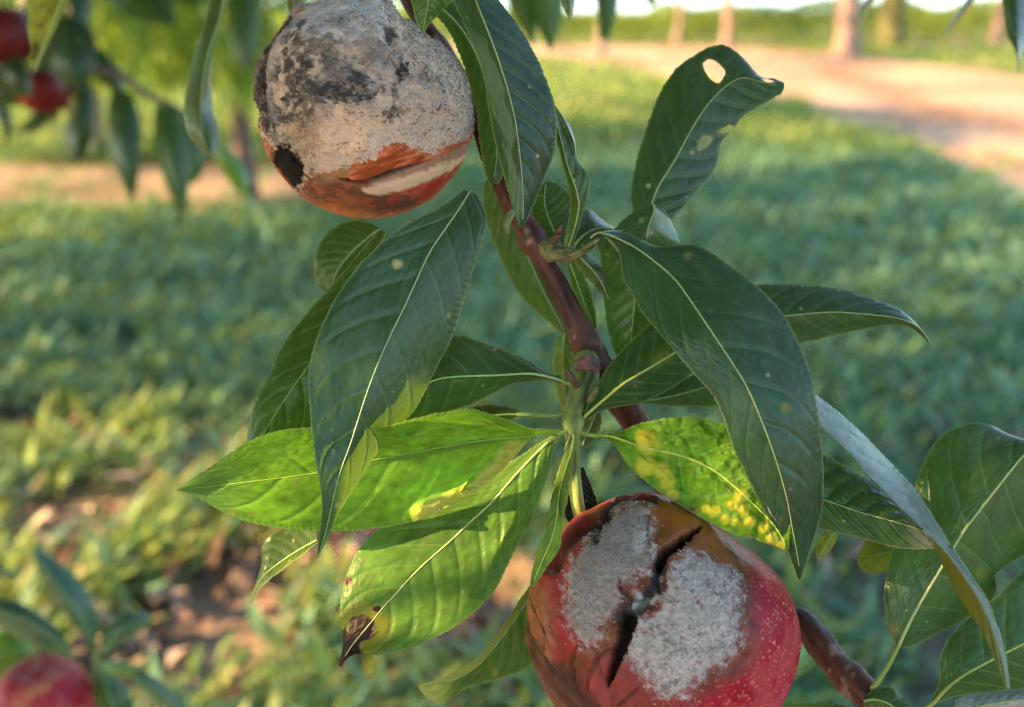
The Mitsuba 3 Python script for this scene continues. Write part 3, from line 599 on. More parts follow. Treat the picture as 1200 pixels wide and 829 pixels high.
def gall_paint(c, x, y, t, s, nz):
    m = sm(17, 5, seg_dist(np.stack([x.ravel(), y.ravel()], -1), [(495, 602), (528, 588), (560, 572), (585, 548), (605, 528)])[0] + 8 * (nz(14, 5, 3, 40).ravel() - .5)).reshape(x.shape)
    c = c + (np.array([.52, .48, .10]) - c) * (m * (.55 + .5 * nz(24, 8, 2, 41)))[..., None]
    tip = sm(.80, .98, t + .06 * nz(8, 3))
    c = c + (np.array([.06, .14, .06]) - c) * (tip * .7)[..., None]
    g = np.exp(-((s - .05) / .07) ** 2) * sm(.1, .2, t) * sm(.6, .5, t)
    return c + (np.array([.03, .07, .02]) - c) * (g * .5)[..., None]


leaf(B, [(655, 504), (640, 503), (622, 502), (600, 494), (575, 485), (550, 479), (528, 481), (490, 489), (449, 500), (403, 500), (359, 501), (335, 503), (289, 519), (247, 547), (207, 573)], [(656, 508), (640, 508), (622, 511), (575, 515), (528, 522), (486, 530), (444, 538), (405, 548), (369, 555), (331, 560), (290, 565), (255, 569), (207, 574)],
     [(655, 512), (640, 511), (622, 514), (608, 530), (592, 548), (572, 565), (550, 580), (522, 596), (484, 611), (425, 621), (374, 623), (313, 617), (261, 600), (230, 583), (207, 575)], [.284, .276, .272, .270, .272], [-.004, -.010, -.006], [.006, .010, .006], YOUNG, 'leaf_bright', step=1.35, veins=7, vein=.35, rib_r=1.3, rib_col=(.16, .28, .03),
     petiole=[(668, 503, .286)], bump=gall, paint=gall_paint, ripple=.001, spots=[(273, 601, 5, (.42, .33, .05))], label='bright yellow green leaf with a swollen yellow patch, pointing left')


def brown_tip(c, x, y, t, s, nz):
    w = (nz(20, 6, 3, 50) - .5) * 22
    d = np.minimum(np.hypot(x - 425, (y - 737) * 1.2) - 17, np.where(y > 738, np.hypot((x - 405) * 1.3, y - 765) - 24, 99)) + w
    c = c + (np.array([.24, .22, .02]) - c) * (sm(26, 8, d) * .7)[..., None]
    c = c + (np.array([.035, .012, .012]) - c) * sm(3, -1, d)[..., None]
    d2 = np.hypot(x - 443, (y - 714) * 1.5) - 5 + w * .2
    c = c + (np.array([.03, .012, .01]) - c) * sm(1.5, -1, d2)[..., None]
    return c + (np.array([.10, .03, .02]) - c) * sm(1.5, -1, np.hypot((x - 409) * 1.4, y - 682) - 5 + w * .3)[..., None]


leaf(B, [(660, 505), (639, 515), (600, 540), (555, 565), (500, 590), (460, 610), (435, 628), (417, 650), (406, 675), (400, 700), (398, 722), (402, 745), (397, 780)], [(662, 508), (636, 524), (605, 556), (575, 590), (551, 612), (528, 634), (504, 655), (481, 677), (464, 696), (449, 712), (432, 733), (416, 752), (398, 781)],
     [(664, 512), (648, 520), (645, 550), (636, 575), (622, 614), (603, 646), (588, 678), (571, 703), (538, 731), (515, 745), (491, 756), (449, 767), (416, 767), (400, 782)], [.291, .289, .286, .282, .280], [.004, .006], [.000, -.004, -.002], (0.095, 0.21, 0.028), 'leaf_bright', step=1.35, veins=11, vein=.3, rib_col=(.38, .43, .15), rib_r=1.4, paint=brown_tip,
     label='yellow green leaf with a dark brown dead tip')
leaf(B, [(543, 222), (520, 240), (477, 262), (447, 284), (420, 312), (397, 343), (370, 400), (361, 455), (364, 490), (367, 520), (373, 560), (377, 590), (374, 625), (370, 655)], [(550, 225), (538, 245), (522, 268), (503, 297), (477, 353), (453, 403), (427, 470), (411, 520), (400, 550), (392, 578), (386, 605), (380, 630), (370, 656)],
     [(556, 226), (566, 238), (570, 267), (562, 295), (553, 322), (533, 388), (511, 433), (491, 473), (449, 522), (428, 552), (413, 577), (398, 600), (386, 628), (371, 656)], [.288, .274, .266, .261, .259, .262], [-.002, -.004, -.002], [.008, .012, .006], (0.033, 0.09, 0.043), veins=10, vein=.42, step=1.35,
     rib_col=(.24, .34, .15), spots=[(466, 310, 5.5, (.62, .56, .22)), (466, 310, 2.2, (.5, .38, .12)), (526, 370, 3, (.25, .3, .12)), (497, 437, 7, (.12, .15, .06)), (395, 592, 3.5, (.3, .24, .2))],
     paint=lambda c, x, y, t, s, nz: c + (np.array([.10, .17, .09]) - c) * (sm(.45, .6, nz(5, 2, 3, 60)) * np.exp(-(((x - 402) / 32) ** 2 + ((y - 425) / 30) ** 2)) * .7 + sm(.66, .7, nz(40, 14, 2, 61)) * np.exp(-(((x - 395) / 14) ** 2 + ((y - 540) / 55) ** 2)) * .8)[..., None],
     label='large dark green leaf with a pale spot, hanging below the upper fruit')
leaf(B, [(640, 672), (617, 692), (590, 732), (564, 765), (530, 788), (489, 803)], [(645, 685), (618, 705), (592, 742), (568, 772), (540, 793), (491, 806)], [(655, 720), (640, 760), (612, 786), (580, 798), (550, 806), (520, 824), (492, 809)][:6] + [(492, 809)], [.292, .29, .288], -.004, .004, (0.055, 0.115, 0.02), step=1.6, vein=.4,
     paint=lambda c, x, y, t, s, nz: c + (np.array([.26, .30, .08]) - c) * np.maximum(sm(.05, -.1, s), sm(.75, .9, t))[..., None], spots=[(561, 790, 4, (.08, .05, .02)), (580, 788, 5, (.2, .2, .03))])


def pustule(x, y, t, s):
    b = 0
    for (bx, by, r) in GALLS:
        b = b + np.exp(-(((x - bx) ** 2 + (y - by) ** 2) / r ** 2)) * r * 0.00030
    return b + (meshkit.fbm(np.stack([x / 16, y / 16, x * 0], -1), 3, 70) - .5) * .0050


def pustule_paint(c, x, y, t, s, nz):
    w = 0
    for (bx, by, r) in GALLS:
        w = np.maximum(w, sm(1.25, .6, np.hypot(x - bx, y - by) / r + (nz(20, 6, 2, 71) - .5) * .8))
    c = c * (1 - .45 * sm(.16, .02, t))[..., None]
    c = c + (np.array([.66, .62, .06]) - c) * (w * .9)[..., None]
    e = sm(.80, .95, np.abs(s)) * sm(0, .2, s) * sm(.3, .5, t)
    return c + (np.array([.30, .17, .08]) - c) * (e * sm(.45, .6, nz(25, 3, 2, 73)) * .7)[..., None]


GALLS = [(760, 520, 15), (752, 512, 9), (757, 548, 13), (775, 552, 11), (783, 565, 10), (788, 580, 8), (868, 582, 9), (858, 592, 7), (872, 597, 8), (838, 600, 8), (850, 608, 7), (880, 612, 8), (895, 618, 8), (862, 612, 6), (828, 596, 6), (905, 632, 8), (915, 640, 6)]
leaf(B, [(706, 508), (719, 508), (757, 494), (799, 489), (841, 494), (880, 510), (910, 550), (925, 600), (924, 644)], [(706, 510), (722, 513), (748, 522), (804, 536), (851, 562), (880, 588), (902, 610), (915, 628), (923, 645)], [(706, 512), (720, 522), (738, 548), (766, 572), (795, 592), (823, 607), (855, 625), (884, 632), (905, 640), (922, 646)], [.284, .272, .264, .262], [-.003, -.004], [.006, .003], (0.15, 0.33, 0.02), 'leaf_bright', step=1.35,
     veins=6, vein=.5, petiole=[(678, 506, .287), (694, 510, .286)], bump=pustule, paint=pustule_paint, ripple=.0012, rib_r=1.6, rib_col=(.40, .50, .10), label='yellow green leaf blistered with yellow galls above the lower fruit')
leaf(B, [(670, 508), (666, 520), (655, 548), (648, 575), (643, 600), (634, 632), (626, 658), (621, 686)], [(672, 510), (669, 530), (661, 556), (655, 582), (652, 606), (645, 635), (634, 660), (623, 687)], [(674, 510), (673, 535), (668, 560), (661, 595), (659, 615), (657, 638), (642, 664), (625, 688)], [.283, .274, .262, .256, .256], [.002, .004, -.003, .002], [.004, -.003, .005, .002], (0.17, 0.29, 0.03), 'leaf_bright', step=1.2, veins=12, vein=.3, rib_col=(.36, .46, .12), rib_r=1.4,
     ripple=.0014, label='narrow young leaf twisting down over the edge of the lower fruit')
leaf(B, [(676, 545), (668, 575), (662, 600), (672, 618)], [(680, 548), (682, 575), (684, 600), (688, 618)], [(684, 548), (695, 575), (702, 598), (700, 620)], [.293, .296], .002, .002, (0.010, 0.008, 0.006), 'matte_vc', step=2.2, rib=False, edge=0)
leaf(B, [(693, 486), (680, 498), (672, 515), (680, 524)], [(698, 484), (692, 500), (686, 514), (682, 524)], [(704, 484), (704, 500), (696, 516), (684, 526)], [.297, .299], .002, .002, (0.04, 0.08, 0.03), step=2.2)
# ------------------------------------------------------------------ fruits
def grain(p, f, seed, o=3):
    return meshkit.fbm(p * f, o, seed)


class Fruit:
    """a nectarine: directions of a fine ball, and places on its near face in its own two coordinates (right and up, in radii)"""
    def __init__(self, px, py, d, rpx, sub=7):
        self.c, self.R, self.rpx = at(px, py, d), rpx * d / FPX, rpx
        self.f = CAM - self.c; self.f /= np.linalg.norm(self.f)
        self.r = RIGHT - (RIGHT @ self.f) * self.f; self.r /= np.linalg.norm(self.r)
        self.u = np.cross(self.f, self.r)
        m = trimesh.creation.icosphere(subdivisions=sub)
        self.n, self.F = np.array(m.vertices), np.array(m.faces)
        self.A, self.B, self.C = self.n @ self.r, self.n @ self.u, self.n @ self.f
        self.q = np.c_[self.A, self.B] * rpx
        self.front = sm(0.0, 0.15, self.C)
        self.phi = np.arctan2(self.B, self.A)

    def on(self, pts):
        """where on the near face a point lies that the photograph shows at px, py"""
        out = []
        for x, y in pts:
            ray = at(x, y, 1.0) - CAM; ray /= np.linalg.norm(ray)
            w = CAM - self.c; b = ray @ w; disc = b * b - w @ w + self.R ** 2
            hit = w + ray * (-b - math.sqrt(max(disc, 0.0)))
            hit /= max(np.linalg.norm(hit), 1e-9)
            out.append((hit @ self.r * self.rpx, hit @ self.u * self.rpx))
        return np.array(out)

    def line(self, pts, n=0):
        p = self.on(pts)
        if n: p = curve(p, n)
        d, w = seg_dist(self.q, p)
        return np.where(self.C > -0.05, d, 999), w

    def area(self, pts, soft, jag=0.0, f=0.12, seed=0):
        """1 inside the outline, 0 outside, with an uneven border"""
        p = self.on(pts); p = np.vstack([p, p[:1]]); p = curve(p, 120)
        d, _ = seg_dist(self.q, p); ins = inside(p[:-1], self.q)
        sd = np.where(ins, d, -d) + jag * (meshkit.fbm(self.n * self.rpx * f, 4, seed) - 0.5) * 2
        return sm(-soft, soft, sd) * (self.C > 0)

    def spot(self, x, y, rx, ry=None, jag=0.5, f=0.15, seed=0):
        p = self.on([(x, y)])[0]; ry = ry or rx
        d = np.hypot((self.q[:, 0] - p[0]) / rx, (self.q[:, 1] - p[1]) / ry) + jag * (meshkit.fbm(self.n * self.rpx * f, 4, seed) - 0.5) * 2
        return sm(1.25, 0.75, d) * (self.C > 0)

    def build(self, key, disp, color, parts):
        """disp in photograph pixels; parts: [(name, material, mask of vertices)], the first takes what is left"""
        V = self.c + self.n * (self.R * (1 + disp / self.rpx))[:, None]
        m = trimesh.Trimesh(V, self.F, process=False)
        self.V, self.N = V, np.array(m.vertex_normals)
        face = np.zeros(len(self.F), int)
        for i, (_, _, mask) in enumerate(parts[1:], 1):
            face[mask[self.F].mean(1) > 0.5] = i
        for i, (name, mat, _) in enumerate(parts):
            F = self.F[face == i]; used = np.unique(F); rem = np.full(len(V), -1); rem[used] = np.arange(len(used))
            k = f'{key}__{name}'
            path = meshkit.write_ply((V[used], rem[F]), False, None, np.clip(color[used], .003, .9), normals=self.N[used])
            scene[k] = {'type': 'ply', 'filename': path, 'face_normals': False, 'bsdf': {'type': 'ref', 'id': mat}}

    def tufts(self, key, density, n, size, color, seed, label):
        """granular spore tufts standing on the mold"""
        r = np.random.default_rng(seed)
        w = density * (self.C > -0.3); i = r.choice(len(w), n, p=w / w.sum())
        base = trimesh.creation.icosahedron(); v0, f0 = np.array(base.vertices), np.array(base.faces)
        s = r.uniform(*size, n) * self.R / self.rpx
        rot = r.normal(0, 1, (n, 3)); rot /= np.linalg.norm(rot, axis=1, keepdims=True)
        v = v0[None] * r.uniform(.6, 1.3, (n, 12, 1))
        v = v + np.cross(np.broadcast_to(rot[:, None], v.shape), v) * 0.8
        P = self.V[i] + self.N[i] * (s * r.uniform(-.2, .7, n))[:, None] + r.normal(0, 0.0002, (n, 3))
        V = (P[:, None] + v * s[:, None, None]).reshape(-1, 3)
        F = (np.arange(n)[:, None, None] * 12 + f0).reshape(-1, 3)
        C = np.repeat(np.clip(color[i] * r.uniform(.86, 1.18, (n, 1)), .003, .8), 12, 0)
        put(key, (V, F), 'mold', True, color=C); labels[key] = {'kind': 'stuff', 'label': label}


def blend(c, col, w):
    return c + (np.asarray(col) - c) * np.asarray(w)[:, None]


# the upper, almost wholly mouldy fruit
U = Fruit(430, 131, 0.300, 124)
P = U.n * U.rpx
n1, n2, n3, n4 = grain(P, .03, 1), grain(P, .09, 2, 4), grain(P, .28, 3, 3), grain(P, .6, 4, 2)
ANG = np.radians([-180, -155, -130, -110, -90, -70, -45, -25, 0, 20, 38, 55, 68, 80, 90, 105, 132, 150, 165, 180])
RAD = np.array([129, 133, 132, 131, 131, 131, 131, 132, 130, 127, 120, 115, 116, 132, 134, 135, 139, 139, 134, 129.0])
out = PchipInterpolator(ANG, RAD)(U.phi)
disp = (out / 130.5 - 1) * U.rpx * (1 - U.C ** 2)
mold = U.area([(290, 120), (300, 150), (318, 172), (332, 178), (345, 196), (380, 202), (410, 196), (430, 187), (459, 169), (480, 171), (498, 180), (520, 172), (537, 168), (560, 158), (590, 120), (560, 20), (490, -40), (400, -60), (320, -20), (270, 60)], 5, 7, .13, 5)
mold = np.maximum(mold, (U.C < 0.1) * (U.B > -0.15))
char_l = U.area([(285, 120), (300, 70), (335, 30), (372, 20), (362, 50), (370, 75), (385, 95), (372, 125), (350, 135), (330, 150), (318, 170), (300, 160)], 9, 12, .10, 6)
char = .82 * sm(.60, .78, U.area([(285, 120), (300, 70), (335, 30), (360, 30), (352, 60), (372, 80), (388, 100), (372, 128), (350, 138), (330, 152), (318, 174), (300, 160)], 20, 8, .1, 6) * .36 + (n2 - .5) * 1.1 + .25 + n3 * .2)
for (x, y, rx, ry, k) in [(404, 110, 26, 9, .95), (420, 96, 14, 8, .9), (388, 104, 10, 6, .9), (472, 82, 9, 10, 1), (458, 38, 10, 9, .85), (461, 134, 10, 7, .75), (462, 108, 4, 9, .6), (440, 70, 18, 6, .5), (445, 60, 5, 12, .5), (500, 92, 12, 6, .4), (380, 60, 26, 10, .6), (357, 108, 12, 26, .75)]:
    char = np.maximum(char, U.spot(x, y, rx, ry, 1.25, .2, int(x)) * k)
hole = U.spot(337, 196, 20, 25, .35, .2, 9)
fringe = U.spot(338, 197, 24, 29, .5, .25, 19) * (1 - U.spot(338, 197, 17, 21, .3, .2, 9)) * sm(.42, .58, n3)
lip = U.area([(408, 206), (430, 187), (459, 170), (480, 172), (498, 182), (520, 176), (500, 187), (480, 194), (455, 203), (428, 211), (412, 212)], 2.5, 2, .1, 11)
inner = U.area([(428, 214), (455, 206), (480, 196), (505, 187), (535, 175), (560, 166), (552, 178), (520, 192), (490, 204), (460, 215), (436, 219)], 2.5, 2, .2, 12)
pale = U.area([(424, 221), (459, 214), (502, 199), (546, 180), (556, 172), (548, 186), (520, 203), (490, 217), (460, 226), (432, 228)], 2.5, 2.5, .16, 13)
dcr, wcr = U.line([(398, 211), (412, 213), (427, 214), (445, 209), (460, 203), (480, 196), (505, 188)], 40)
wid = 4.2 * np.sin(np.pi * np.clip(wcr * .9 + .06, 0, 1)) + .5
crack = sm(1.3, .6, dcr / wid)
below = sm(2, -2, U.q[:, 1] + U.rpx * .60 + U.q[:, 0] * -.40)
brown = U.area([(355, 190), (390, 205), (420, 214), (445, 222), (480, 228), (488, 240), (450, 250), (400, 240), (360, 232), (340, 222)], 9, 9, .1, 14)
skin = np.tile([0.44, 0.135, 0.055], (len(P), 1)) * np.clip(.2 + 1.6 * n2, .4, 1.6)[:, None]
skin = blend(skin, (.46, .035, .022), U.area([(440, 240), (470, 230), (505, 212), (545, 188), (575, 160), (560, 215), (520, 250), (470, 258)], 14, 12, .08, 15) * .95)
skin = blend(skin, (.55, .24, .10), U.area([(380, 247), (430, 250), (475, 246), (500, 240), (470, 270), (420, 280), (380, 270)], 8, 8, .1, 16) * .8)
skin = blend(skin, (.13, .055, .035), brown * sm(.25, .55, n2) * .95)
skin = blend(skin, (.30, .2, .10), U.area([(330, 170), (360, 180), (400, 192), (412, 204), (380, 214), (350, 200)], 8, 8, .1, 17) * .7)
fib = meshkit.fbm(np.c_[U.q[:, 0] * .02 + U.q[:, 1] * .05, U.q[:, 1] * .35 - U.q[:, 0] * .13, n1 * 3], 4, 71)
skin = blend(skin, (.50, .115, .04), lip); skin = skin * (1 - lip * .55 * (1 - sm(.3, .6, fib)))[:, None]; skin = blend(skin, (.60, .30, .13), lip * sm(.5, .68, fib) * .6)
skin = blend(skin, (.34, .20, .12), inner); skin = blend(skin, (.66, .47, .30), pale * (.75 + .4 * n2))
wr = sm(.47, .5, n2) * sm(.53, .5, n2) * (1 - mold)
skin = blend(skin, (.08, .03, .02), wr * .4 * (1 - pale))
mc = np.tile([0.54, 0.415, 0.32], (len(P), 1))
mc = blend(mc, (.32, .30, .295), sm(.45, .62, n1 * .6 + n2 * .4) * .55 * (U.q[:, 1] > -20))
mc = blend(mc, (.56, .54, .54), U.spot(398, 25, 50, 26, .5, .05, 24) * .75)
mc = blend(mc, (.66, .48, .33), U.spot(392, 150, 46, 28, .3, .06, 25) * .75)
mc = blend(mc, (.36, .25, .12), U.spot(352, 158, 20, 24, .5, .08, 26) * .6)
mc = mc * (.72 + .56 * n3)[:, None]
mc = blend(mc, (.075, .055, .045), sm(.535, .62, n4 * .4 + n3 * .6) * (.15 + .85 * sm(.42, .60, n2)) * .72)
mc = blend(mc, (.11, .105, .105), U.area([(280, 120), (296, 60), (340, 15), (400, 10), (420, 60), (430, 100), (400, 125), (350, 145), (318, 176), (296, 165)], 30, 14, .05, 27) * sm(.42, .58, n2 * .6 + n1 * .4) * .7)
mc = blend(mc, (.038, .037, .038), char * (.55 + .45 * sm(.35, .5, n3)))
color = np.where((mold > .5)[:, None], mc, skin)
color = blend(color, (.62, .5, .38), fringe * .9); color = blend(color, (.008, .007, .006), np.clip(hole * 1.6, 0, 1)); color = blend(color, (.022, .012, .008), crack * (1 - mold * .6))
dark_edge = U.area([(290, 60), (320, 30), (345, 25), (325, 60), (312, 95), (318, 140), (296, 140)], 6, 6, .12, 18)
color = blend(color, (.05, .05, .055), dark_edge * .75 * sm(.3, .5, n3))
dr1, _ = U.line([(352, 28), (334, 55), (323, 85), (318, 110), (322, 140)], 40)
ridge = np.exp(-(dr1 / 4.5) ** 2); color = blend(color, (.27, .26, .26), ridge * .7)
dr2, _ = U.line([(344, 27), (324, 55), (312, 85), (308, 112), (312, 145)], 40); groove = np.exp(-(dr2 / 4.5) ** 2); color = blend(color, (.02, .02, .02), groove * .8)
dr3, _ = U.line([(446, 2), (456, 22), (452, 40), (462, 58), (450, 75)], 30)
disp = disp + mold * (1.0 + (n2 - .5) * 6.5 + (n3 - .5) * 2.2 + (n4 - .5) * .9) + (1 - mold) * ((n2 - .5) * 2.5 + (n1 - .5) * 2)
disp = disp - char * 1.6 - hole * 5 - crack * 11 + lip * 3.5 - inner * 3 + pale * .3 + ridge * 3 - groove * 5 - np.exp(-(dr3 / 5) ** 2) * 3.0 + (n1 - .5) * 15 * mold + 4 * np.exp(-((dr3 - 10) / 7) ** 2) * (U.q[:, 1] > 40)
tag('nectarine', 'upper nectarine covered with tan and charcoal grey mold, its red skin split open below', 'nectarine')
flesh = np.maximum(np.maximum(pale, inner), crack) * (mold < .6)
U.build('nectarine', disp, color, [('skin', 'fruit_skin', None), ('mold_layer', 'mold', np.maximum(mold, hole)), ('flesh', 'mold', (flesh > .5) * 1.0)])
U.tufts('nectarine__spore_tuft', mold * (1 - char * .75) * (1 - hole) * sm(.35, .55, n2 + .08), 17000, (.45, .95), color, 61, 'powdery tan mold tufts')

# the lower, cracked red fruit
Lw = Fruit(780, 743, 0.276, 153)
P = Lw.n * Lw.rpx
n1, n2, n3, n4 = grain(P, .025, 11), grain(P, .08, 12, 4), grain(P, .26, 13, 3), grain(P, .6, 14, 2)
ANG = np.radians([-180, -150, -132, -110, -90, -60, -30, 0, 22, 38, 52, 68, 85, 100, 112, 125, 140, 160, 180])
RAD = np.array([175, 163, 153, 154, 160, 158, 158, 163, 159, 151, 147, 152, 169, 178, 179, 179, 179, 178, 175.0])
disp = (PchipInterpolator(ANG, RAD)(Lw.phi) / 163.5 - 1) * Lw.rpx * (1 - Lw.C ** 2)
MA = [(730, 610), (759, 609), (762, 631), (766, 657), (749, 677), (730, 690), (723, 706), (707, 729), (697, 752), (684, 752), (676, 732), (671, 703), (676, 674), (694, 644), (710, 622)]
MB = [(795, 664), (821, 651), (843, 661), (860, 674), (863, 706), (863, 742), (850, 771), (827, 787), (808, 810), (782, 813), (762, 800), (756, 784), (740, 774), (740, 748), (756, 729), (775, 713), (782, 690)]
ma, mb = Lw.area(MA, 9, 20, .14, 31), Lw.area(MB, 9, 20, .14, 32)
mm = np.maximum(ma, mb)
bridge = Lw.area([(768, 655), (782, 662), (776, 690), (764, 708), (748, 720), (728, 730), (720, 722), (742, 700), (758, 690)], 4, 5, .15, 33)
d1, w1 = Lw.line([(822, 613), (808, 624), (795, 636), (782, 648), (772, 660)], 30); c1 = sm(1.25, .7, d1 / (2.6 + 5.5 * w1 * (1.5 - w1)) + (n2 - .5) * 1.1 + (n3 - .5) * .8)
d2, w2 = Lw.line([(770, 662), (764, 692), (748, 714), (735, 732)], 30); c2 = sm(1.25, .7, d2 / 5.0 + (n2 - .5) * .8)
d3, w3 = Lw.line([(737, 728), (731, 748), (726, 765), (717, 787), (711, 806)], 30); c3 = sm(1.25, .7, d3 / (7.5 * (1 - w3) ** .6 + .8) + (n2 - .5) * .9 + (n3 - .5) * .7)
thin = 0
for pts, w in [([(728, 682), (733, 696), (745, 703), (754, 700)], 2.2), ([(782, 640), (772, 690), (790, 708)], 1.0), ([(709, 764), (697, 780), (690, 795), (687, 812)], 2.4), ([(716, 760), (700, 774), (692, 788)], 1.6), ([(680, 755), (672, 775), (672, 795), (680, 815)], 2.2), ([(624, 700), (626, 725), (634, 755)], 2.6),
               ([(748, 806), (735, 820), (722, 830)], 1.8), ([(628, 742), (645, 775), (668, 805), (690, 830)], 2.0), ([(650, 770), (662, 790), (676, 806)], 1.4), ([(762, 612), (760, 630), (764, 645)], 1.6), ([(633, 700), (640, 730), (650, 760)], 1.0)]:
    dd, ww = Lw.line(pts, 24); thin = np.maximum(thin, sm(1.5, .5, dd / (w * (np.sin(np.pi * np.clip(ww, .04, .96)) + .3)) + (n3 - .5) * .9))
cav, _ = Lw.line([(656, 668), (668, 648), (682, 632), (696, 622), (714, 614)], 30)
cavity = np.exp(-(cav / 7.5) ** 2)
cav2, _ = Lw.line([(702, 640), (706, 622), (714, 608), (728, 599), (748, 594), (768, 594)], 30)
rim = sm(1.4, .4, cav2 / 4.6 + (n2 - .5))
red = np.tile([0.29, 0.007, 0.020], (len(P), 1)) * (.70 + .6 * n2)[:, None]
lent = sm(.665, .73, grain(P, .34, 41, 2)) * sm(.3, .6, n1 + .12)
red = blend(red, (.60, .27, .14), lent * .75)
red = blend(red, (.46, .08, .07), sm(.45, .62, n1) * .45)
side = sm(20, -35, Lw.q[:, 0] + (n2 - .5) * 60 + .35 * Lw.q[:, 1])     # the rotten half, on the side of the stalk
rot = np.maximum(side, np.maximum(Lw.area([(700, 570), (760, 560), (800, 575), (850, 610), (880, 650), (885, 700), (880, 770), (850, 800), (820, 815), (760, 840), (650, 840), (600, 760), (610, 650)], 16, 14, .06, 34), 0))
br = np.tile([.14, .042, .02], (len(P), 1)) * np.clip(.0 + 2.0 * n2, .35, 1.7)[:, None]
br = blend(br, (.22, .04, .036), Lw.area([(700, 760), (740, 780), (800, 815), (900, 780), (900, 850), (690, 850)], 14, 12, .07, 35) * .9)
br = blend(br, (.27, .09, .022), Lw.area([(760, 600), (800, 596), (826, 612), (790, 636), (770, 640)], 9, 8, .1, 36) * .8)
br = blend(br, (.26, .08, .03), Lw.area([(830, 618), (856, 640), (866, 668), (830, 648), (800, 660), (790, 650)], 9, 8, .1, 37) * .8)
br = blend(br, (.26, .018, .024), Lw.area([(690, 612), (704, 640), (686, 665), (676, 700), (684, 752), (655, 765), (632, 720), (636, 670), (660, 630)], 10, 14, .09, 38) * .95)
br = blend(br, (.30, .14, .06), Lw.area([(630, 690), (645, 690), (655, 740), (650, 775), (632, 740)], 9, 12, .1, 39) * .6)
br = blend(br, (.06, .025, .02), Lw.area([(630, 755), (665, 790), (700, 830), (660, 840), (620, 790)], 10, 14, .09, 40) * .9)
fis = np.abs(meshkit.fbm(np.c_[Lw.q[:, 0] * .055 + Lw.q[:, 1] * .02, Lw.q[:, 1] * .018 - Lw.q[:, 0] * .012, n1 * 2], 4, 91) - .5)
fiss = sm(.035, .008, fis) * sm(.35, .55, n1 + .1) * Lw.area([(605, 680), (660, 660), (690, 760), (740, 790), (790, 830), (700, 860), (600, 800)], 22, 10, .05, 52)
br = blend(br, (.03, .012, .012), fiss * .5)
col = red + (br - red) * rot[:, None]
ring = np.maximum(Lw.area(MB, 16, 8, .1, 44), Lw.area(MA, 14, 8, .1, 45)); col = blend(col, (.33, .085, .10), ring * .7)
mc = np.tile([.50, .435, .405], (len(P), 1)) * (.70 + .6 * n3)[:, None]
mc = blend(mc, (.10, .065, .065), sm(.53, .62, n4 * .4 + n3 * .3 + n2 * .3) * .65)
mc = blend(mc, (.22, .19, .20), Lw.area(MA, 10, 12, .05, 46) * sm(.5, .6, n1 + .05) * .5)
patchy = np.maximum(sm(.36, .5, n2 * .6 + n3 * .4 + .13 * np.maximum(Lw.area(MA, 18, 6, .1, 47), Lw.area(MB, 22, 6, .1, 48))), 0) * mm
col = blend(col, mc * 1, patchy) if False else col + (mc - col) * patchy[:, None]
col = blend(col, (.045, .047, .05), bridge * (.55 + .7 * n2).clip(0, 1) * .95)
col = blend(col, (.42, .40, .39), bridge * sm(.54, .62, n2) * .9)
ck = np.maximum(c1, c3); col = blend(col, (.012, .008, .007), ck); col = blend(col, (.03, .026, .026), c2 * .7); col = blend(col, (.035, .014, .012), np.asarray(thin) * .65)
col = blend(col, (.02, .01, .012), cavity * .9); col = blend(col, (.03, .012, .014), rim * .95)
disp = disp + (1 - mm) * ((n2 - .5) * 2.2) * rot + (n1 - .5) * 6 * rot + patchy * (.9 + (n3 - .5) * 2 + (n4 - .5) * 1.0) - (c1 * 14 + c3 * 13 + c2 * 4) - np.asarray(thin) * 2.2 - bridge * 5 - cavity * 12 - rim * 7
disp = disp + 1.6 * np.exp(-((d1 - 12) / 7) ** 2) * (1 - c1) + 2.5 * np.exp(-((d3 - 12) / 6) ** 2) * (1 - c3)
dl, _ = Lw.line([(690, 618), (680, 628), (668, 650)], 20); disp = disp + 5 * np.exp(-(dl / 9) ** 2)
wrk = np.sin((Lw.q[:, 0] * .55 + Lw.q[:, 1] * .25 + 26 * n1) * .42) * Lw.area([(610, 680), (700, 760), (730, 800), (760, 850), (660, 850), (600, 780)], 20, 10, .05, 50)
disp = disp + wrk * .9 - fiss * .8; col = col * (1 + .16 * wrk)[:, None]
tag('nectarine_001', 'large lower red nectarine with a dark crack between two grey patches of mold', 'nectarine')
Lw.build('nectarine_001', disp, col, [('skin', 'fruit_skin', None), ('mold_layer', 'mold', patchy), ('crack', 'mold', np.maximum(np.maximum(ck, bridge), c2))])
soft = np.maximum(Lw.area(MA, 14, 16, .2, 63), Lw.area(MB, 14, 18, .2, 64)) * sm(.42, .58, n3 * .6 + n2 * .4 + .04)
soft = np.maximum(soft * .6, patchy * sm(.40, .56, n3 * .6 + n4 * .4)) * (1 - np.maximum(ck, np.maximum(c2, bridge)))
Lw.tufts('nectarine_001__spore_tuft', soft, 17000, (.3, .75), mc * (.7 + .5 * n2)[:, None], 62, 'powdery grey mold tufts')


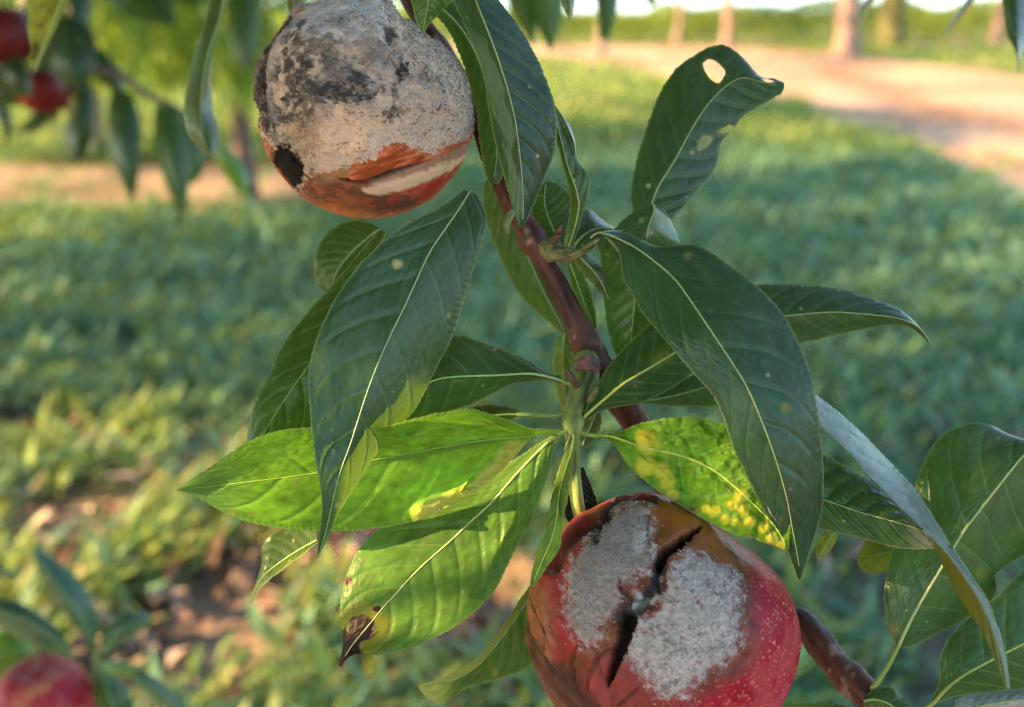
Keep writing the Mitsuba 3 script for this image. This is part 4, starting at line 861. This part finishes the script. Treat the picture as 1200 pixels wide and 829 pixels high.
# ------------------------------------------------------------------ out of focus: other fruits and branches
def plain_fruit(key, px, py, d, rpx, label, base=(.34, .02, .03), second=(.5, .16, .08), seed=5):
    f = Fruit(px, py, d, rpx, 5); P = f.n * 10
    a, b = grain(P, .18, seed), grain(P, .7, seed + 1)
    c = np.tile(base, (len(P), 1)) * (.7 + .6 * b)[:, None]; c = blend(c, second, sm(.5, .68, a)); c = blend(c, (.6, .3, .15), sm(.64, .72, grain(P, 2.2, seed + 2)) * .5)
    groove = np.exp(-((f.n @ f.r - .25) / .10) ** 2) * sm(.2, -.2, f.C)
    disp = -f.rpx * (.16 * np.exp(-((f.n[:, 2] - 1) / .10) ** 2) + .05 * groove)
    tag(key, label, 'nectarine')
    f.build(key, disp, c, [('skin', 'fruit_skin', None)])
    top = f.c + np.array([0, 0, f.R * .86]); st = np.array([top, top + [0.004, 0, .012], top + [.006, .0, .026]])
    put(f'{key}__stalk', tube(curve(st, 8), np.array([.0028, .002, .0026]), 8), 'bark', True, color=np.array([.14, .08, .05]))


plain_fruit('nectarine_002', 50, 826, 0.75, 57, 'blurred ripe red nectarine in the bottom left corner', seed=81)
plain_fruit('nectarine_003', 48, 106, 1.15, 27, 'dark red nectarine hanging below another near the left edge', (.12, .006, .008), (.15, .01, .01), 82)
plain_fruit('nectarine_004', 4, 42, 1.10, 36, 'dark red nectarine cut by the left edge of the picture', (.10, .006, .008), (.15, .012, .01), 83)
plain_fruit('nectarine_005', 78, 112, 1.22, 18, 'small dark red nectarine half hidden by dark hanging leaves', (.12, .008, .008), (.14, .01, .01), 84)

far = dict(step=2.6, teeth=0.6, rib=False, vein=.2)
# a branch at the upper left, hanging dark leaves
B1 = 'peach_branch_001'
tag(B1, 'blurred branch with dark hanging leaves at the upper left', 'branch')
bark_tube(f'{B1}__twig', [(-80, -10, 1.16), (-20, 30, 1.15), (50, 55, 1.14), (105, 76, 1.12), (140, 88, 1.12), (175, 112, 1.12), (205, 126, 1.12), (225, 140, 1.12)], [8, 7, 5, 4, 3], (.14, .11, .12), 60, 10, seed=70, lent=.2)
DK = (0.012, 0.034, 0.018)
for L_, M_, R_, d_, c_ in [([(92, 96), (79, 130), (77, 165), (86, 194)], [(98, 95), (95, 130), (90, 165), (87, 196)], [(106, 98), (112, 130), (107, 165), (89, 196)], 1.13, DK),
                           ([(130, 108), (126, 140), (132, 185), (153, 234)], [(142, 105), (146, 145), (148, 190), (155, 236)], [(156, 112), (165, 150), (164, 195), (157, 237)], 1.10, (.016, .05, .018)),
                           ([(182, 124), (180, 160), (190, 205), (209, 252)], [(195, 122), (200, 165), (205, 210), (211, 254)], [(208, 128), (222, 170), (222, 215), (214, 254)], 1.10, (.03, .085, .02)),
                           ([(215, 135), (212, 170), (215, 200), (222, 215)], [(222, 133), (224, 165), (226, 195), (225, 216)], [(232, 138), (240, 165), (240, 195), (228, 216)], 1.16, (.04, .11, .04)),
                           ([(248, 168), (252, 185), (266, 210), (288, 232)], [(252, 166), (264, 184), (278, 205), (289, 233)], [(258, 168), (276, 182), (290, 205), (291, 233)], 1.05, (.09, .22, .02)),
                           ([(62, 20), (58, 55), (66, 85), (86, 104)], [(80, 18), (80, 55), (84, 85), (92, 106)], [(104, 30), (112, 55), (108, 85), (98, 106)], 1.08, (.014, .036, .03)),
                           ([(-20, 80), (-5, 92), (20, 105), (36, 118)], [(-18, 95), (5, 108), (22, 114), (38, 120)], [(-16, 115), (0, 124), (22, 124), (38, 122)], 1.18, DK),
                           ([(20, 60), (30, 75), (36, 92), (38, 110)], [(12, 62), (18, 85), (26, 102), (36, 112)], [(0, 70), (0, 95), (14, 110), (34, 114)], 1.09, DK),
                           ([(60, 118), (48, 126), (34, 138), (22, 152)], [(66, 122), (52, 134), (38, 144), (23, 154)], [(72, 128), (58, 142), (42, 152), (24, 156)], 1.2, DK),
                           ([(50, 60), (40, 90), (44, 120), (60, 142)], [(58, 58), (54, 90), (58, 120), (62, 144)], [(68, 60), (74, 90), (74, 120), (65, 144)], 1.26, DK),
                           ([(-14, 118), (-6, 134), (2, 150), (4, 168)], [(-6, 116), (2, 134), (6, 150), (5, 170)], [(4, 116), (12, 134), (14, 152), (7, 170)], 1.2, DK),
                           ([(96, 60), (104, 84), (120, 100), (142, 110)], [(100, 54), (114, 74), (130, 92), (143, 110)], [(108, 50), (128, 66), (142, 86), (145, 109)], 1.15, DK),
                           ([(70, -30), (66, 0), (70, 30), (88, 56)], [(86, -32), (84, 0), (86, 30), (92, 58)], [(104, -30), (106, 0), (104, 30), (96, 58)], 1.1, DK),
                           ([(-40, 60), (-20, 66), (-4, 78), (12, 96)], [(-40, 75), (-16, 80), (0, 88), (12, 98)], [(-40, 95), (-20, 98), (-4, 98), (11, 100)], 1.06, DK),
                           ([(150, -50), (170, -20), (196, 0), (232, 8)], [(152, -60), (178, -36), (205, -12), (236, 7)], [(160, -70), (195, -50), (222, -22), (240, 6)], 1.35, (.02, .055, .02)),
                           ([(268, -30), (266, 10), (270, 50), (284, 84)], [(282, -30), (284, 10), (286, 50), (287, 86)], [(298, -30), (304, 10), (302, 50), (291, 86)], 1.4, (.02, .05, .02)),
                           ([(20, -30), (22, 10), (30, 40), (44, 62)], [(40, -30), (42, 10), (46, 40), (50, 64)], [(66, -30), (68, 10), (64, 40), (54, 64)], 1.2, DK),
                           ([(110, -40), (120, -5), (150, 20), (200, 30)], [(115, -50), (140, -20), (170, 5), (204, 30)], [(130, -60), (165, -35), (195, -8), (208, 28)], 1.3, (.02, .055, .02))]:
    leaf(B1, L_, M_, R_, [d_, d_ - .012, d_], .012, .015, c_, 'leaf_dark', **far)
# nearer leaves hanging in at the top from a branch above the frame
B2 = 'peach_branch_002'
tag(B2, 'branch above the frame with a curled green leaf and a brown spotted leaf hanging down', 'branch')
bark_tube(f'{B2}__twig', [(-60, -105, .40), (40, -95, .395), (150, -80, .39), (270, -85, .385), (340, -70, .38), (420, -75, .35)], [9, 8, 8, 7, 6], RED, 60, 12, seed=75)
leaf(B2, [(30, -60), (32, 0), (33, 40), (38, 65), (40, 82)], [(58, -70), (74, -5), (60, 30), (48, 60), (41, 84)], [(70, -72), (82, -2), (67, 30), (52, 62), (42, 85)], [.39, .385, .38], .004, .006, (.42, .42, .06), 'leaf_bright', step=1.8, vein=.1, rib_col=(.3, .4, .15), petiole=[(60, -92, .393)],
     spots=[(47, 30, 3.6, (.10, .03, .03)), (41, 57, 7, (.05, .02, .02)), (40, 66, 4, (.05, .02, .02)), (50, 23, 3, (.3, .2, .05))], label='yellowish hanging leaf with brown spots at the top left')
leaf(B2, [(262, -70), (240, 22), (227, 66), (217, 110), (217, 147), (230, 170), (244, 182)], [(268, -70), (258, 20), (243, 66), (236, 110), (236, 147), (240, 168), (246, 182)], [(274, -68), (268, 0), (253, 48), (248, 83), (250, 127), (257, 157), (248, 182)], [.372, .37, .368, .366], [.004, .010, .008], [.006, .012, .008], (.12, .15, .04), step=1.7,
     vein=.2, rib_col=(.2, .3, .1), petiole=[(275, -84, .384)], paint=lambda c, x, y, t, s, nz: c + (np.array([.2, .21, .17]) - c) * (sm(.3, .8, s) * sm(.5, .6, t) * .8 + sm(.35, .55, s) * .0)[..., None], label='curled green leaf hanging left of the upper fruit')
leaf(B2, [(330, -40), (334, -10), (338, 10), (343, 24)], [(338, -42), (342, -10), (345, 10), (346, 26)], [(346, -40), (352, -10), (352, 10), (348, 25)], [.37, .365], .003, .003, (.16, .07, .04), step=2, label='small dry brown leaf tip left of the upper fruit')
# leaves hanging at the top right
B3 = 'peach_branch_003'
tag(B3, 'blurred branch tip with light green leaves, right of the dark glossy leaf at the top', 'branch')
bark_tube(f'{B3}__twig', [(560, -90, .74), (640, -70, .72), (720, -60, .72), (790, -70, .74)], [6, 5, 4], RED, 40, 10, seed=77)
for L_, M_, R_, d_, c_ in [([(585, -60), (590, -20), (600, 15), (615, 40), (622, 52)], [(600, -65), (606, -20), (614, 15), (620, 38), (624, 54)], [(615, -60), (626, -20), (630, 12), (628, 38), (625, 54)], .70, (.08, .17, .025)),
                           ([(620, -60), (618, -20), (622, 15), (634, 40), (643, 58)], [(634, -65), (636, -20), (639, 15), (643, 40), (645, 60)], [(650, -60), (660, -20), (660, 15), (654, 40), (646, 60)], .70, (.09, .18, .025)),
                           ([(690, -60), (694, -20), (699, 10), (702, 45)], [(704, -62), (708, -20), (710, 10), (706, 46)], [(718, -58), (726, -20), (724, 10), (714, 46)], .75, (.06, .13, .03)),
                           ([(725, -50), (735, -25), (750, -5), (764, 8)], [(735, -55), (748, -30), (758, -10), (766, 8)], [(748, -55), (765, -30), (770, -10), (768, 8)], .8, (.08, .17, .03))]:
    leaf(B3, L_, M_, R_, [d_, d_ - .01, d_], .010, .012, c_, 'leaf_bright', **far)
leaf(B3, [(653, -40), (656, -8), (660, 8), (666, 20), (665, 28)], [(662, -42), (666, -8), (668, 8), (667, 20), (666, 28)], [(676, -40), (676, -8), (673, 8), (670, 20), (667, 28)], [.33, .33], .003, .003, (.09, .13, .03), step=1.8, petiole=[(680, -66, .33)], spots=[(664, 12, 4, (.04, .02, .02)), (668, 20, 4, (.03, .02, .015))])
B4 = 'peach_branch_004'
tag(B4, 'branch above the frame with a dark pointed leaf hanging at the top right corner', 'branch')
bark_tube(f'{B4}__twig', [(1060, -70, .42), (1130, -60, .41), (1210, -65, .41), (1290, -80, .42)], [7, 6, 5], RED, 40, 10, seed=78)
leaf(B4, [(1172, -60), (1174, 0), (1180, 40), (1190, 62), (1191, 84)], [(1192, -62), (1190, 0), (1191, 40), (1193, 64), (1192, 86)], [(1215, -55), (1212, 0), (1206, 38), (1198, 62), (1193, 86)], [.40, .395], .006, .008, (.025, .06, .04), **far)
leaf(B4, [(1146, -60), (1138, -10), (1122, 15), (1108, 38)], [(1150, -58), (1142, -8), (1126, 16), (1109, 39)], [(1156, -58), (1146, -6), (1129, 18), (1110, 40)], [.44, .43], .012, .012, (.03, .06, .04), **far)
leaf(B4, [(1030, -40), (1022, -12), (1012, 4), (1006, 12)], [(1036, -38), (1026, -10), (1015, 5), (1007, 13)], [(1042, -36), (1031, -8), (1018, 7), (1008, 13)], [.46, .45], .01, .01, (.03, .06, .04), **far)
# the branch at the lower left
B5 = 'peach_branch_005'
tag(B5, 'blurred lower left branch with blue green leaves around a red fruit', 'branch')
bark_tube(f'{B5}__twig', [(120, 900, 0.78), (116, 850, 0.765), (113, 800, 0.7575), (112, 770, 0.75), (112, 752, 0.7425)], [6, 5, 4.5, 4, 2], (.13, .16, .05), 40, 10, seed=79)
bark_tube(f'{B5}__spur', [(116, 840, 0.765), (90, 800, 0.7575), (62, 778, 0.75)], [4, 4, 4], (.13, .12, .05), 20, 8, seed=80)
BL = (.062, .135, .085)
for L_, M_, R_, d_, c_ in [([(104, 752), (70, 712), (46, 672), (38, 645)], [(110, 754), (88, 712), (60, 676), (39, 643)], [(114, 752), (112, 712), (85, 672), (42, 642)], 0.735, BL),
                           ([(117, 765), (120, 742), (138, 722), (162, 716), (178, 722)], [(119, 766), (132, 748), (146, 735), (162, 728), (178, 723)], [(122, 767), (142, 754), (160, 744), (172, 734), (179, 724)], 0.735, BL),
                           ([(86, 766), (70, 740), (40, 715), (10, 703), (-30, 705)], [(87, 768), (64, 748), (38, 730), (8, 718), (-30, 708)], [(86, 770), (56, 762), (28, 750), (4, 738), (-30, 712)], 0.7275, BL),
                           ([(152, 792), (165, 788), (190, 800), (215, 825), (235, 850)], [(151, 794), (168, 798), (188, 812), (210, 832), (235, 852)], [(152, 797), (166, 808), (182, 822), (205, 842), (234, 854)], 0.735, BL),
                           ([(118, 785), (112, 805), (118, 830), (140, 860)], [(120, 785), (126, 810), (136, 835), (142, 860)], [(123, 785), (148, 805), (158, 830), (146, 860)], 0.75, (.035, .10, .025)),
                           ([(118, 776), (135, 774), (155, 778), (172, 776)], [(118, 780), (135, 784), (155, 785), (172, 777)], [(120, 784), (138, 794), (160, 790), (173, 778)], 0.7425, (.16, .26, .03)),
                           ([(-30, 760), (0, 740), (25, 745), (40, 765)], [(-30, 780), (-5, 768), (18, 764), (41, 768)], [(-30, 810), (0, 800), (25, 785), (42, 772)], 0.795, (.09, .18, .02)),
                           ([(-30, 640), (-10, 655), (10, 668), (22, 676)], [(-30, 655), (-8, 664), (8, 672), (22, 678)], [(-30, 672), (-10, 675), (8, 679), (22, 680)], 0.75, BL)]:
    leaf(B5, L_, M_, R_, [d_, d_ - .015, d_], .012, .015, c_, 'leaf_dark', step=2.2, teeth=.6, vein=.25, rib_col=(.14, .25, .1))
